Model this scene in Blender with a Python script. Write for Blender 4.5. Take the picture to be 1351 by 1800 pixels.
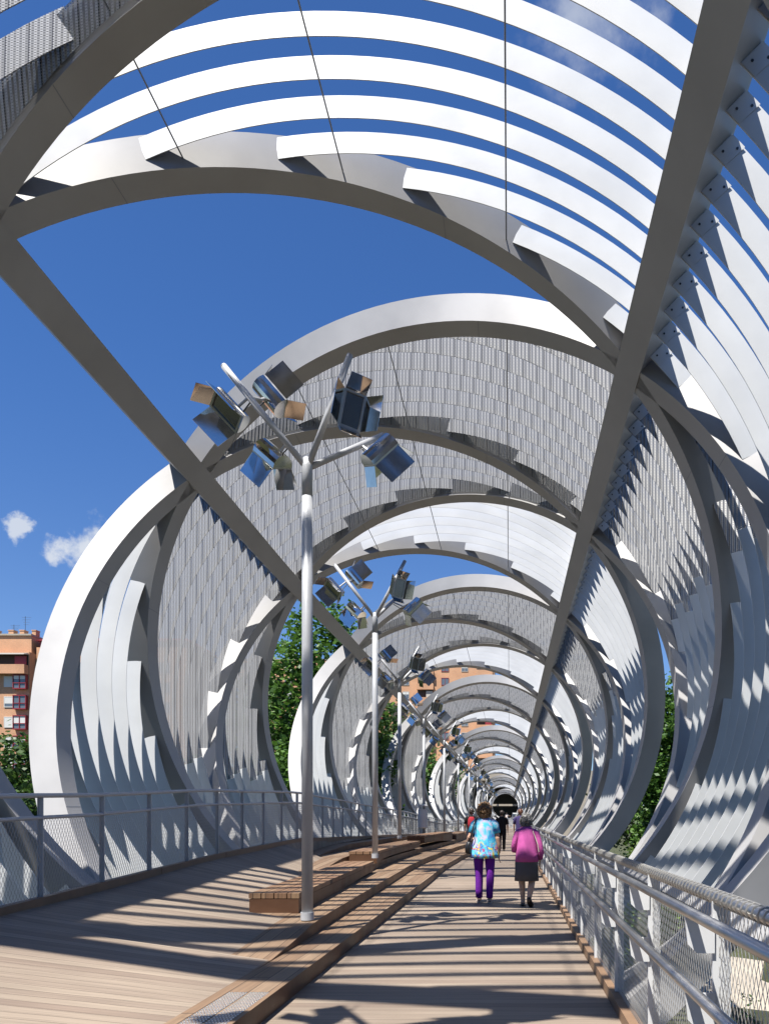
import bpy, bmesh, math, random
from mathutils import Vector, Matrix
S = bpy.context.scene
for o in list(bpy.data.objects): bpy.data.objects.remove(o)
R = math.radians
PI = math.pi
rnd = random.Random(7)

# ------------------------------------------------------------------ camera
EYE = 1.4
FPX, PX, PY = 1400.0, 895.0, 1437.0          # focal length and principal point, in pixels of the 1351 x 1800 photograph
cam = bpy.data.cameras.new("camera")
camo = bpy.data.objects.new("camera", cam); S.collection.objects.link(camo)
camo.location = (0, 0, EYE); camo.rotation_euler = (R(90), 0, 0)
cam.sensor_fit = 'VERTICAL'; cam.sensor_height = 36; cam.sensor_width = 36
cam.lens = FPX / 1800 * 36
cam.shift_x = (675.5 - PX) / 1800
cam.shift_y = (PY - 900) / 1800
cam.clip_start = 0.05; cam.clip_end = 6000
S.camera = camo

# ------------------------------------------------------------------ light
SUN_EL, SUN_AZ = R(64.2), R(35)                # light travels away from the camera and to its right
w = bpy.data.worlds.new("World"); S.world = w; w.use_nodes = True
nt = w.node_tree; nt.nodes.clear()
def N(t, typ, **kw):
    n = t.nodes.new(typ)
    for k, v in kw.items():
        if k.startswith('i_'):
            n.inputs[int(k[2:]) if k[2:].isdigit() else k[2:]].default_value = v
        else: setattr(n, k, v)
    return n
def L(t, a, b): t.links.new(a, b)
wo = N(nt, 'ShaderNodeOutputWorld'); bg = N(nt, 'ShaderNodeBackground')
sky = N(nt, 'ShaderNodeTexSky', sky_type='NISHITA', sun_disc=False, sun_elevation=SUN_EL, sun_rotation=PI + SUN_AZ,
        air_density=1.0, dust_density=0.15, ozone_density=3.2, altitude=700)
bg.inputs[1].default_value = 0.05
L(nt, bg.outputs[0], wo.inputs[0])
# clouds: a few soft cumulus low on the left and thin wisps overhead, by direction in the sky
def cloud(direction, radius, scale, lo, hi, strength):
    d = Vector(direction).normalized()
    dist = N(nt, 'ShaderNodeVectorMath', operation='DISTANCE'); dist.inputs[1].default_value = d
    L(nt, tc.outputs['Generated'], dist.inputs[0])
    mr = N(nt, 'ShaderNodeMapRange'); mr.inputs[1].default_value = 0; mr.inputs[2].default_value = radius
    mr.inputs[3].default_value = 1; mr.inputs[4].default_value = 0
    L(nt, dist.outputs['Value'], mr.inputs[0])
    no = N(nt, 'ShaderNodeTexNoise'); no.inputs['Scale'].default_value = scale; no.inputs['Detail'].default_value = 7
    no.inputs['Roughness'].default_value = .6
    L(nt, tc.outputs['Generated'], no.inputs['Vector'])
    m = N(nt, 'ShaderNodeMath', operation='MULTIPLY_ADD'); L(nt, mr.outputs[0], m.inputs[0]); m.inputs[1].default_value = .55
    L(nt, no.outputs[0], m.inputs[2])
    r2 = N(nt, 'ShaderNodeMapRange', interpolation_type='SMOOTHSTEP'); r2.inputs[1].default_value = lo; r2.inputs[2].default_value = hi
    r2.inputs[3].default_value = 0; r2.inputs[4].default_value = strength
    L(nt, m.outputs[0], r2.inputs[0])
    ge = N(nt, 'ShaderNodeMath', operation='GREATER_THAN'); L(nt, mr.outputs[0], ge.inputs[0]); ge.inputs[1].default_value = 0.0
    mu = N(nt, 'ShaderNodeMath', operation='MULTIPLY'); L(nt, r2.outputs[0], mu.inputs[0]); L(nt, ge.outputs[0], mu.inputs[1])
    return mu.outputs[0]
def pxdir(x, y): return ((x - PX) / FPX, 1, (PY - y) / FPX)
tint = N(nt, 'ShaderNodeVectorMath', operation='MULTIPLY'); tint.inputs[1].default_value = (.62, .98, 1.45)   # a deep, saturated summer sky
L(nt, sky.outputs[0], tint.inputs[0])
tc = N(nt, 'ShaderNodeTexCoord'); sz = N(nt, 'ShaderNodeSeparateXYZ'); L(nt, tc.outputs['Generated'], sz.inputs[0])
mz = N(nt, 'ShaderNodeMapRange', interpolation_type='SMOOTHSTEP'); mz.inputs[1].default_value = .08; mz.inputs[2].default_value = .52
L(nt, sz.outputs[2], mz.inputs[0])
mt_ = N(nt, 'ShaderNodeMix', data_type='VECTOR'); mt_.inputs[4].default_value = (.84, 1.0, 1.26); mt_.inputs[5].default_value = (.60, .97, 1.45)   # paler towards the horizon
L(nt, mz.outputs[0], mt_.inputs[0]); L(nt, mt_.outputs[1], tint.inputs[1])
cur = tint.outputs[0]
for args in [(pxdir(172, 975), .085, 18, .80, .98, .9), (pxdir(118, 968), .034, 30, .74, .95, .85), (pxdir(36, 925), .028, 40, .74, .92, .8),
             (pxdir(1010, 20), .11, 11, .80, 1.15, .55), (pxdir(1150, 30), .09, 12, .85, 1.15, .45)]:
    f = cloud(*args)
    mx = N(nt, 'ShaderNodeMix', data_type='RGBA'); mx.inputs[7].default_value = (7.0, 7.4, 8.0, 1)
    L(nt, f, mx.inputs[0]); L(nt, cur, mx.inputs[6]); cur = mx.outputs[2]
L(nt, cur, bg.inputs[0])

sl = bpy.data.lights.new("sun", 'SUN'); sl.energy = 5.0; sl.angle = R(.53); sl.color = (1, .955, .88)
so = bpy.data.objects.new("sun", sl); S.collection.objects.link(so)
ldir = Vector((math.sin(SUN_AZ) * math.cos(SUN_EL), math.cos(SUN_AZ) * math.cos(SUN_EL), -math.sin(SUN_EL)))
so.rotation_euler = ldir.to_track_quat('-Z', 'Y').to_euler(); so.location = (-20, -40, 60)
S.view_settings.view_transform = 'Standard'; S.view_settings.look = 'None'
S.view_settings.exposure = 1.1; S.view_settings.gamma = 1.0
S.cycles.max_bounces = 8; S.cycles.diffuse_bounces = 1; S.cycles.transparent_max_bounces = 12
S.cycles.use_denoising = True

# ------------------------------------------------------------------ helpers
COL = S.collection
class MB:
    """collects shapes and links them as ONE mesh object"""
    def __init__(s): s.v = []; s.f = []; s.uv = []; s.mi = []
    def vert(s, p): s.v.append(tuple(p)); return len(s.v) - 1
    def face(s, idx, uv=None, mi=0): s.f.append(tuple(idx)); s.uv.append(uv or [(0, 0)] * len(idx)); s.mi.append(mi)
    def quad(s, a, b, c, d, uv=None, mi=0):
        i = len(s.v); s.v += [tuple(a), tuple(b), tuple(c), tuple(d)]; s.face((i, i+1, i+2, i+3), uv, mi)
    def hexa(s, p, mi=0):
        """p: 8 corners, bottom 4 (ccw from above) then top 4"""
        i = len(s.v); s.v += [tuple(q) for q in p]
        for f in ((3, 2, 1, 0), (4, 5, 6, 7), (0, 1, 5, 4), (1, 2, 6, 5), (2, 3, 7, 6), (3, 0, 4, 7)):
            s.face([i + k for k in f], mi=mi)
    def box(s, x0, x1, y0, y1, z0, z1, mi=0):
        s.hexa([(x0, y0, z0), (x1, y0, z0), (x1, y1, z0), (x0, y1, z0), (x0, y0, z1), (x1, y0, z1), (x1, y1, z1), (x0, y1, z1)], mi)
    def obox(s, M, sx, sy, sz, mi=0):
        c = [M @ Vector((a * sx / 2, b * sy / 2, d * sz / 2)) for d in (-1, 1) for a, b in ((-1, -1), (1, -1), (1, 1), (-1, 1))]
        s.hexa(c, mi)
    def tube(s, pts, r, n=8, cap=True, mi=0):
        pts = [Vector(p) for p in pts]; rs = r if isinstance(r, (list, tuple)) else [r] * len(pts)
        base = len(s.v); up = None
        for k, p in enumerate(pts):
            t = (pts[min(k+1, len(pts)-1)] - pts[max(k-1, 0)])
            t = t.normalized() if t.length > 1e-9 else Vector((0, 0, 1))
            if up is None: up = Vector((0, 0, 1)) if abs(t.z) < .9 else Vector((1, 0, 0))
            a = t.cross(up)
            if a.length < 1e-6: a = t.orthogonal()
            a.normalize(); b = a.cross(t); up = b.copy() if abs(b.dot(t)) < .5 else up
            for j in range(n):
                an = 2 * PI * j / n
                s.v.append(tuple(p + (a * math.cos(an) + b * math.sin(an)) * rs[k]))
        for k in range(len(pts) - 1):
            for j in range(n):
                q = base + k * n
                s.face((q + j, q + (j+1) % n, q + n + (j+1) % n, q + n + j), mi=mi)
        if cap:
            s.face([base + j for j in range(n)][::-1], mi=mi); e = base + (len(pts)-1) * n; s.face([e + j for j in range(n)], mi=mi)
    def loft(s, rings, n=16, cap=True, mi=0, sq=0.0):
        """rings: (centre, rx, ry[, rotation about z])  horizontal-ish ellipses, or (centre, a_vec, b_vec)"""
        base = len(s.v)
        for rg in rings:
            c = Vector(rg[0])
            if isinstance(rg[1], Vector): a, b = rg[1], rg[2]
            else: a, b = Vector((rg[1], 0, 0)), Vector((0, rg[2], 0))
            for j in range(n):
                an = 2 * PI * j / n; ca, sa = math.cos(an), math.sin(an)
                s.v.append(tuple(c + a * ca + b * sa))
        for k in range(len(rings) - 1):
            for j in range(n):
                q = base + k * n
                s.face((q + j, q + (j+1) % n, q + n + (j+1) % n, q + n + j), [(j/n, k), ((j+1)/n, k), ((j+1)/n, k+1), (j/n, k+1)], mi)
        if cap:
            s.face([base + j for j in range(n)][::-1], mi=mi); e = base + (len(rings)-1) * n; s.face([e + j for j in range(n)], mi=mi)
    def build(s, name, mats, parent=None, smooth=False, loc=None):
        me = bpy.data.meshes.new(name); me.from_pydata(s.v, [], s.f)
        ul = me.uv_layers.new(name='UVMap'); k = 0
        flat = [c for uv in s.uv for p in uv for c in p]
        ul.data.foreach_set('uv', flat)
        for m in (mats if isinstance(mats, (list, tuple)) else [mats]): me.materials.append(m)
        me.polygons.foreach_set('material_index', s.mi)
        if smooth: me.polygons.foreach_set('use_smooth', [True] * len(s.f))
        me.validate(); me.update()
        o = bpy.data.objects.new(name, me); COL.objects.link(o)
        if parent is not None: o.parent = parent
        if loc is not None: o.location = loc
        return o
def autosmooth(o, deg=35):
    for p in o.data.polygons: p.use_smooth = True
    bm = bmesh.new(); bm.from_mesh(o.data)
    for e in bm.edges:
        if len(e.link_faces) != 2 or e.calc_face_angle(0) > R(deg): e.smooth = False
    bm.to_mesh(o.data); bm.free()
def tag(o, label=None, cat=None, group=None, kind=None):
    if label: o['label'] = label
    if cat: o['category'] = cat
    if group: o['group'] = group
    if kind: o['kind'] = kind
    return o
def empty(name, loc, label, cat, group=None, rz=0):
    o = bpy.data.objects.new(name, None); COL.objects.link(o); o.location = loc; o.rotation_euler = (0, 0, rz)
    o.empty_display_size = .3
    return tag(o, label, cat, group)
KIDS = {}
def copy_tree(o, parent=None):
    c = o.copy(); COL.objects.link(c)
    if parent is not None: c.parent = parent
    for ch in list(o.children): copy_tree(ch, c)
    return c

# ------------------------------------------------------------------ materials
def mat(name, col=(.5, .5, .5), rough=.5, metal=0.0, spec=.5, var=0.0, vscale=3.0, bump=0.0, bscale=30.0, coat=0.0):
    m = bpy.data.materials.new(name); m.use_nodes = True; t = m.node_tree; b = t.nodes['Principled BSDF']
    b.inputs['Base Color'].default_value = (*col, 1); b.inputs['Roughness'].default_value = rough
    b.inputs['Metallic'].default_value = metal; b.inputs['Specular IOR Level'].default_value = spec
    if coat: b.inputs['Coat Weight'].default_value = coat
    if var or bump:
        co = N(t, 'ShaderNodeTexCoord')
        if var:
            no = N(t, 'ShaderNodeTexNoise'); no.inputs['Scale'].default_value = vscale; no.inputs['Detail'].default_value = 6
            L(t, co.outputs['Object'], no.inputs['Vector'])
            r = N(t, 'ShaderNodeMapRange'); r.inputs[1].default_value = .3; r.inputs[2].default_value = .7
            r.inputs[3].default_value = 1 - var; r.inputs[4].default_value = 1 + var * .5; L(t, no.outputs[0], r.inputs[0])
            mx = N(t, 'ShaderNodeVectorMath', operation='SCALE'); mx.inputs[0].default_value = col; L(t, r.outputs[0], mx.inputs['Scale'])
            L(t, mx.outputs[0], b.inputs['Base Color'])
            r3 = N(t, 'ShaderNodeMapRange'); r3.inputs[1].default_value = .3; r3.inputs[2].default_value = .7
            r3.inputs[3].default_value = rough * .85; r3.inputs[4].default_value = min(1, rough * 1.2); L(t, no.outputs[0], r3.inputs[0])
            L(t, r3.outputs[0], b.inputs['Roughness'])
        if bump:
            n2 = N(t, 'ShaderNodeTexNoise'); n2.inputs['Scale'].default_value = bscale; n2.inputs['Detail'].default_value = 4
            L(t, co.outputs['Object'], n2.inputs['Vector'])
            bp = N(t, 'ShaderNodeBump'); bp.inputs['Strength'].default_value = bump; bp.inputs['Distance'].default_value = .02
            L(t, n2.outputs[0], bp.inputs['Height']); L(t, bp.outputs[0], b.inputs['Normal'])
    return m
def math_n(t, op, a, b=None, c=None):
    n = N(t, 'ShaderNodeMath', operation=op)
    for i, x in enumerate((a, b, c)):
        if x is None: continue
        if isinstance(x, (int, float)): n.inputs[i].default_value = x
        else: L(t, x, n.inputs[i])
    return n.outputs[0]

M_slat = mat('slat_paint', (.555, .57, .585), .42, 0.0, .5, .09, .9, .05, 4)
M_band = mat('band_paint', (.345, .342, .345), .45, 0.0, .5, .14, .7, .06, 4)
M_steelbox = mat('grey_steel', (.22, .235, .26), .5, 0, .5, .12, .8, .05, 4)
M_galv = mat('galvanised', (.40, .41, .43), .42, .12, .5, .08, 6)
M_stain = mat('stainless', (.47, .465, .455), .36, 1.0, .5, .05, 8)
M_postw = mat('post_paint', (.58, .59, .60), .45, 0, .5, .05, 5)
M_mirror = mat('mirror_steel', (.62, .60, .57), .07, 1.0, .5, .12, 9)
M_dark = mat('dark_metal', (.03, .03, .03), .4)
M_lens = mat('lens_glass', (.22, .22, .21), .12, 1.0)
M_wire = mat('wire', (.40, .39, .37), .4, .6)

def mesh_material():
    """woven / expanded metal: pressed ridges across the slat, small slots punched through"""
    m = bpy.data.materials.new('metal_mesh'); m.use_nodes = True; t = m.node_tree; b = t.nodes['Principled BSDF']
    out = t.nodes['Material Output']
    uv = N(t, 'ShaderNodeUVMap'); sep = N(t, 'ShaderNodeSeparateXYZ'); L(t, uv.outputs[0], sep.inputs[0])
    u, v = sep.outputs[0], sep.outputs[1]
    # upright pressed strands, each a row of small tongues; sheets meet in dark upright seams
    fu = math_n(t, 'FRACT', math_n(t, 'DIVIDE', u, .066))
    half = math_n(t, 'GREATER_THAN', fu, .5)
    fv = math_n(t, 'FRACT', math_n(t, 'ADD', math_n(t, 'DIVIDE', v, .030), math_n(t, 'MULTIPLY', half, .5)))
    tri = math_n(t, 'ABSOLUTE', math_n(t, 'SUBTRACT', fu, .5))
    ridge = math_n(t, 'ADD', math_n(t, 'MULTIPLY', tri, 1.6), math_n(t, 'MULTIPLY', fv, .45))
    hu = math_n(t, 'LESS_THAN', math_n(t, 'ABSOLUTE', math_n(t, 'SUBTRACT', math_n(t, 'FRACT', math_n(t, 'MULTIPLY', fu, 2)), .5)), .36)
    hv = math_n(t, 'LESS_THAN', fv, .30)
    hole = math_n(t, 'MULTIPLY', hu, hv)
    seam = math_n(t, 'LESS_THAN', math_n(t, 'FRACT', math_n(t, 'DIVIDE', u, .264)), .07)
    b.inputs['Base Color'].default_value = (.70, .71, .71, 1); b.inputs['Roughness'].default_value = .38; b.inputs['Metallic'].default_value = .15
    mixc = N(t, 'ShaderNodeMix', data_type='RGBA'); mixc.inputs[6].default_value = (.31, .315, .325, 1); mixc.inputs[7].default_value = (.07, .072, .08, 1)
    L(t, seam, mixc.inputs[0]); L(t, mixc.outputs[2], b.inputs['Base Color'])
    bp = N(t, 'ShaderNodeBump'); bp.inputs['Strength'].default_value = 1.0; bp.inputs['Distance'].default_value = .03
    L(t, ridge, bp.inputs['Height']); L(t, bp.outputs[0], b.inputs['Normal'])
    tr = N(t, 'ShaderNodeBsdfTransparent'); mx = N(t, 'ShaderNodeMixShader')
    L(t, math_n(t, 'MULTIPLY', hole, .8), mx.inputs[0]); L(t, b.outputs[0], mx.inputs[1]); L(t, tr.outputs[0], mx.inputs[2]); L(t, mx.outputs[0], out.inputs[0])
    return m
M_mesh = mesh_material()

def wood_material(name, across, pitch, base, dark, warm, gap=.03, joint=2.4, rough=.6):
    """boards; across=True: the boards run along x and follow each other along y"""
    m = bpy.data.materials.new(name); m.use_nodes = True; t = m.node_tree; b = t.nodes['Principled BSDF']
    g = N(t, 'ShaderNodeNewGeometry'); sep = N(t, 'ShaderNodeSeparateXYZ'); L(t, g.outputs['Position'], sep.inputs[0])
    a, l = (sep.outputs[1], sep.outputs[0]) if across else (sep.outputs[0], sep.outputs[1])
    q = math_n(t, 'DIVIDE', a, pitch); row = math_n(t, 'FLOOR', q); fr = math_n(t, 'FRACT', q)
    wn = N(t, 'ShaderNodeTexWhiteNoise', noise_dimensions='1D'); L(t, row, wn.inputs['W'])
    lo = math_n(t, 'ADD', math_n(t, 'DIVIDE', l, joint), math_n(t, 'MULTIPLY', wn.outputs[0], 7.3))
    cell = math_n(t, 'ADD', math_n(t, 'MULTIPLY', row, 17.0), math_n(t, 'FLOOR', lo))
    wn2 = N(t, 'ShaderNodeTexWhiteNoise', noise_dimensions='1D'); L(t, cell, wn2.inputs['W'])
    # grain
    cmb = N(t, 'ShaderNodeCombineXYZ'); L(t, math_n(t, 'MULTIPLY', l, 1.3), cmb.inputs[0]); L(t, math_n(t, 'MULTIPLY', a, 42.0), cmb.inputs[1]); L(t, cell, cmb.inputs[2])
    gn = N(t, 'ShaderNodeTexNoise'); gn.inputs['Scale'].default_value = 1; gn.inputs['Detail'].default_value = 5; L(t, cmb.outputs[0], gn.inputs['Vector'])
    cr = N(t, 'ShaderNodeValToRGB'); e = cr.color_ramp.elements
    e[0].position = 0; e[0].color = (*dark, 1); e[1].position = 1; e[1].color = (*warm, 1)
    e2 = cr.color_ramp.elements.new(.5); e2.color = (*base, 1)
    L(t, wn2.outputs[0], cr.inputs[0])
    gm = N(t, 'ShaderNodeMapRange'); gm.inputs[1].default_value = .25; gm.inputs[2].default_value = .75; gm.inputs[3].default_value = .72; gm.inputs[4].default_value = 1.2
    L(t, gn.outputs[0], gm.inputs[0])
    st = N(t, 'ShaderNodeTexNoise'); st.inputs['Scale'].default_value = .55; st.inputs['Detail'].default_value = 5; L(t, g.outputs['Position'], st.inputs['Vector'])
    sm = N(t, 'ShaderNodeMapRange'); sm.inputs[1].default_value = .3; sm.inputs[2].default_value = .7; sm.inputs[3].default_value = .8; sm.inputs[4].default_value = 1.12
    L(t, st.outputs[0], sm.inputs[0])
    sc = N(t, 'ShaderNodeVectorMath', operation='SCALE'); L(t, cr.outputs[0], sc.inputs[0]); L(t, math_n(t, 'MULTIPLY', gm.outputs[0], sm.outputs[0]), sc.inputs['Scale'])
    isgap = math_n(t, 'LESS_THAN', fr, gap)
    jf = math_n(t, 'LESS_THAN', math_n(t, 'FRACT', lo), .004)
    anyg = math_n(t, 'MAXIMUM', isgap, jf)
    mx = N(t, 'ShaderNodeMix', data_type='RGBA'); mx.inputs[7].default_value = (.035, .025, .018, 1)
    L(t, anyg, mx.inputs[0]); L(t, sc.outputs[0], mx.inputs[6]); L(t, mx.outputs[2], b.inputs['Base Color'])
    b.inputs['Roughness'].default_value = rough; b.inputs['Specular IOR Level'].default_value = .3
    hgt = math_n(t, 'SUBTRACT', math_n(t, 'MULTIPLY', gn.outputs[0], .08), anyg)
    bp = N(t, 'ShaderNodeBump'); bp.inputs['Strength'].default_value = .5; bp.inputs['Distance'].default_value = .01
    L(t, hgt, bp.inputs['Height']); L(t, bp.outputs[0], b.inputs['Normal'])
    return m
M_deck = wood_material('deck_boards', True, .12, (.236, .188, .148), (.198, .152, .120), (.27, .22, .172), joint=400)
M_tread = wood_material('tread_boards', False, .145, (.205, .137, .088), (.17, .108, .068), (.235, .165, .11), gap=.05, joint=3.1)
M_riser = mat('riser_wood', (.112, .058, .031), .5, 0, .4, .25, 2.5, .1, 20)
M_bench = wood_material('bench_boards', False, .15, (.205, .122, .073), (.165, .093, .053), (.24, .155, .092), gap=.06, joint=3.6)
M_curb = mat('curb_wood', (.205, .128, .078), .55, 0, .4, .25, 3, .1, 25)

# ------------------------------------------------------------------ the conical lattice tube
R0 = 6.4; U = FPX / 1000 * R0
VX, VY, CC = 895.13, 1426.9, .040
UX, UY, Z0, DL, QQ, THL = -.3585, .4579, 1.0722, .7017, .0312, -.8131
THR = THL + PI / 2
BW = .067                                     # rib width, as a fraction of the pitch
def gz(t):
    g = Z0 + DL * t + QQ * t * t if t > -1 else Z0 - DL + QQ + (DL - 2 * QQ) * (t + 1)
    return g + .12 * min(0, t + .5)
def ring(t, th, rho=1.0, dt=0.0):
    g = gz(t); ww = 1 - CC * g; Y = U * g
    return Vector((R0 * ww * (UX + rho * math.sin(th)) + Y * (VX - PX) / FPX, Y, EYE + R0 * ww * (UY + rho * math.cos(th)) + Y * (PY - VY) / FPX))
TMIN, TMAX = -4.0, 13.6
DEP = .082
bridge = empty('footbridge', (0, 0, 0), 'white conical lattice tube of crossing spiral ribs and slats around the wooden walkway', 'footbridge')

def deck_low(y):                              # level of the lower walkway
    return 0.0 if y < 60 else .45 * min(1, (y - 60) / 60)
def rib(kind, k):
    n0 = 150; th_s = [-PI + 2 * PI * i / n0 for i in range(n0 + 1)]
    rows = []
    for th in th_s:
        t = k + (th - THL) / PI if kind == 'A' else k - (th - THL) / PI
        ok = TMIN <= t <= TMAX
        if ok:
            p = ring(t, th)
            if p.z < deck_low(p.y) - 2.3 or (p.y > 40 and p.z < deck_low(p.y) - .3): ok = False
        rows.append((th, t) if ok else None)
    runs = []; curr = []
    for r in rows + [None]:
        if r is None:
            if len(curr) > 3: runs.append(curr)
            curr = []
        else: curr.append(r)
    if not runs: return
    m = MB()
    for run in runs:
        b = len(m.v)
        for th, t in run:
            for (tt, rho) in ((t, 1.0), (t + BW, 1.0), (t + BW, 1 + DEP), (t, 1 + DEP)): m.vert(ring(tt, th, rho))
        for i in range(len(run) - 1):
            for j in range(4):
                a = b + i * 4
                m.face((a + j, a + (j+1) % 4, a + 4 + (j+1) % 4, a + 4 + j) if kind == 'A' else (a + 4 + j, a + 4 + (j+1) % 4, a + (j+1) % 4, a + j))
        e = b + (len(run) - 1) * 4
        m.face((b + 3, b + 2, b + 1, b)); m.face((e, e + 1, e + 2, e + 3))
    # weld seams: thin raised beads across the inner face where sections were joined
    for run in runs:
        for th0 in (-2.1, -1.35, -.5, .2, 1.05, 1.7, 2.3):
            th0 += .07 * (k % 3)
            t = k + (th0 - THL) / PI if kind == 'A' else k - (th0 - THL) / PI
            if run[0][0] < th0 < run[-1][0]:
                a, c = ring(t, th0, .9995), ring(t + BW, th0, .9995)
                d = (ring(t, th0 + .001, .9995) - a).normalized() * .006
                m.quad(a - d, a + d, c + d, c - d, mi=1)
    o = m.build('spiral_rib', [M_band, M_steelbox], bridge); autosmooth(o, 30)
    if (kind == 'A') == (k % 2 == 1):         # mesh closing plates on the near face, below the ends of the mesh slats
        m = MB(); prev = None
        for i in range(61):
            th = THL + .05 + (THR - THL - .1) * i / 60; t = k + (th - THL) / PI if kind == 'A' else k - (th - THL) / PI
            if not TMIN < t < TMAX: prev = None; continue
            cur2 = [ring(t - .0035, th, 1.010), ring(t - .0035, th, 1 + DEP)]
            if prev:
                p = [prev[0], cur2[0], cur2[1], prev[1]]
                m.quad(*p, uv=[(q.x, q.z) for q in p])
            prev = cur2
        if m.f: m.build('closing_plate', M_mesh, o)
for k in range(-5, 16):
    rib('A', k); rib('B', k)

def lbeam(t): return THL + (min(.05, max(0, .04 - .022 * t)))     # the left-hand beam drifts inwards towards the camera
RB = -.012
def beam(thf, hw=.038):
    m = MB()
    ts = [TMIN + (TMAX - TMIN) * i / 90 for i in range(91)]
    b = 0
    for t in ts:
        th = thf(t) if callable(thf) else thf
        c = ring(t, th); tang = (ring(t, th + .01) - ring(t, th - .01)).normalized(); rad = (ring(t, th, 1.1) - c).normalized()
        sc = R0 * (1 - CC * gz(t))
        for (a, r) in ((-1, -.003), (1, -.003), (1, DEP + .004), (-1, DEP + .004)):
            m.vert(c + tang * a * hw * sc + rad * r * sc)
    for i in range(len(ts) - 1):
        for j in range(4):
            a = i * 4; m.face((a + 4 + j, a + 4 + (j+1) % 4, a + (j+1) % 4, a + j))
    m.face((0, 1, 2, 3)); e = (len(ts) - 1) * 4; m.face((e + 3, e + 2, e + 1, e))
    return m.build('longitudinal_beam', M_band, bridge)
TMAX_LOW = TMAX
beams = [beam(lbeam), beam(THR + RB)]
sv = TMAX; TMAX = 5.0
beam(THL - PI / 2, .018); beam(THR + PI / 2 - .05, .016)
TMAX = sv

# slats ---------------------------------------------------------------------
def cell_type(th, t):
    tt = t - .02
    if THL <= th <= THR:                      # roof
        k = round(tt)
        if th >= THL + PI * abs(tt - k): return ('plain', 'mesh')[k % 2]
        k = math.floor(tt)
        return (None, 'mesh')[k % 2]
    if THR < th <= THR + PI / 2:              # right flank
        k = round(tt)
        if th <= THR + PI / 2 - PI * abs(tt - k): return ('plain', 'mesh')[k % 2]
        k = math.floor(tt)
        return ('mesh', None)[k % 2]
    if THL - PI / 2 <= th < THL:              # left flank
        k = math.floor(tt)
        if th >= THL - PI / 2 + PI * abs(tt - k - .5): return (None, 'mesh')[k % 2]
        k = round(tt)
        return ('mesh', 'plain')[k % 2]
    return None
FR0, FW = 1.026, .050
def slat_geom(m, t, a, b, serial, thick=.012, FW=FW, world=False):
    n = max(2, int((b - a) / R(2.2)) + 1)
    g = gz(t); sc = R0 * (1 - CC * g)
    base = len(m.v)
    vv = (serial % 7)
    for i in range(n + 1):
        th = a + (b - a) * i / n
        p0, p1 = ring(t, th, FR0), ring(t, th, FR0 + FW)
        # slight lean: outer edge a little further back
        y = Vector((0, thick / 2, 0)); lean = Vector((0, .05 * FW * sc, 0))
        for q in (p0 - y, p1 - y + lean, p1 + y + lean, p0 + y): m.vert(q)
    for i in range(n):
        u0, u1 = (a + (b-a) * i / n) * sc, (a + (b-a) * (i+1) / n) * sc
        h = FW * sc
        q = base + i * 4
        for j, (v0, v1) in enumerate(((0, h), (h, h), (h, 0), (0, 0))):
            m.face((q + j, q + (j+1) % 4, q + 4 + (j+1) % 4, q + 4 + j), [(m.v[k_][0] + .37 * serial, m.v[k_][2]) for k_ in (q + j, q + (j+1) % 4, q + 4 + (j+1) % 4, q + 4 + j)])
    m.face((base + 3, base + 2, base + 1, base)); e = base + n * 4; m.face((e, e+1, e+2, e+3))
segs = []
NF = 12
for j in range(int(TMIN * NF), int(TMAX * NF)):
    t = (j + .5) / NF
    iv = []
    for k in range(-12, 24):
        iv.append((THL + PI * (t - BW - k), THL + PI * (t - k))); iv.append((THL + PI * (k - t), THL + PI * (k + BW - t)))
    for th in (lbeam(t), THR + RB, THL - PI / 2, THR + PI / 2): iv.append((th - .036, th + .036))
    iv = sorted(x for x in iv if x[1] > THL - PI / 2 - .2 and x[0] < THR + PI / 2 + .2)
    cur_ = iv[0][1]
    for a, b in iv[1:]:
        if a > cur_ + R(2.2):
            ty = cell_type((a + cur_) / 2, t)
            if ty:
                jit = R(5) * ((j * 37) % 11 / 11 - .5)
                cuts = [cur_, a]; 
                if ty == 'mesh':
                    lo, hi = -R(104) + jit, R(74) + jit
                    pts = [cur_] + [c for c in (lo, hi) if cur_ + R(2) < c < a - R(2)] + [a]
                    for c0, c1 in zip(pts, pts[1:]):
                        mid = (c0 + c1) / 2
                        segs.append((t, c0 + (.0004 if c0 != cur_ else 0), c1 - (.0004 if c1 != a else 0), 'mesh' if lo < mid < hi else 'plain', j))
                else: segs.append((t, cur_, a, ty, j))
        cur_ = max(cur_, b)
def in_view(s):
    for f in (.1, .5, .9):
        p = ring(s[0], s[1] + (s[2] - s[1]) * f, 1.05)
        if p.y > .5:
            x, y = PX + FPX * p.x / p.y, PY - FPX * (p.z - EYE) / p.y
            if -20 < x < 1371 and -20 < y < 1820: return True
    return False
for ty, nm, mt, fw in (('plain', 'painted_slat', M_slat, FW), ('mesh', 'mesh_slat', M_mesh, .066)):
    ss = [s for s in segs if s[3] == ty]
    vis = sorted([s for s in ss if in_view(s)], key=lambda s: -(s[2] - s[1]) / gz(s[0]) ** 2)[:100]
    vs = set(map(id, vis))
    rest = MB()
    for s in ss:
        zmid = ring(s[0], (s[1] + s[2]) / 2, 1.05)
        if zmid.y > 60 and zmid.z < deck_low(zmid.y) - .2: continue
        if id(s) in vs:
            m = MB(); slat_geom(m, *s[:3], s[4], FW=fw + (.005 if s[2] < THL + .05 and ty == 'plain' else 0)); m.build(nm, mt, bridge)
        else: slat_geom(rest, *s[:3], s[4], FW=fw)
    o = rest.build(nm, mt, bridge); o['kind'] = 'stuff'
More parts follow.
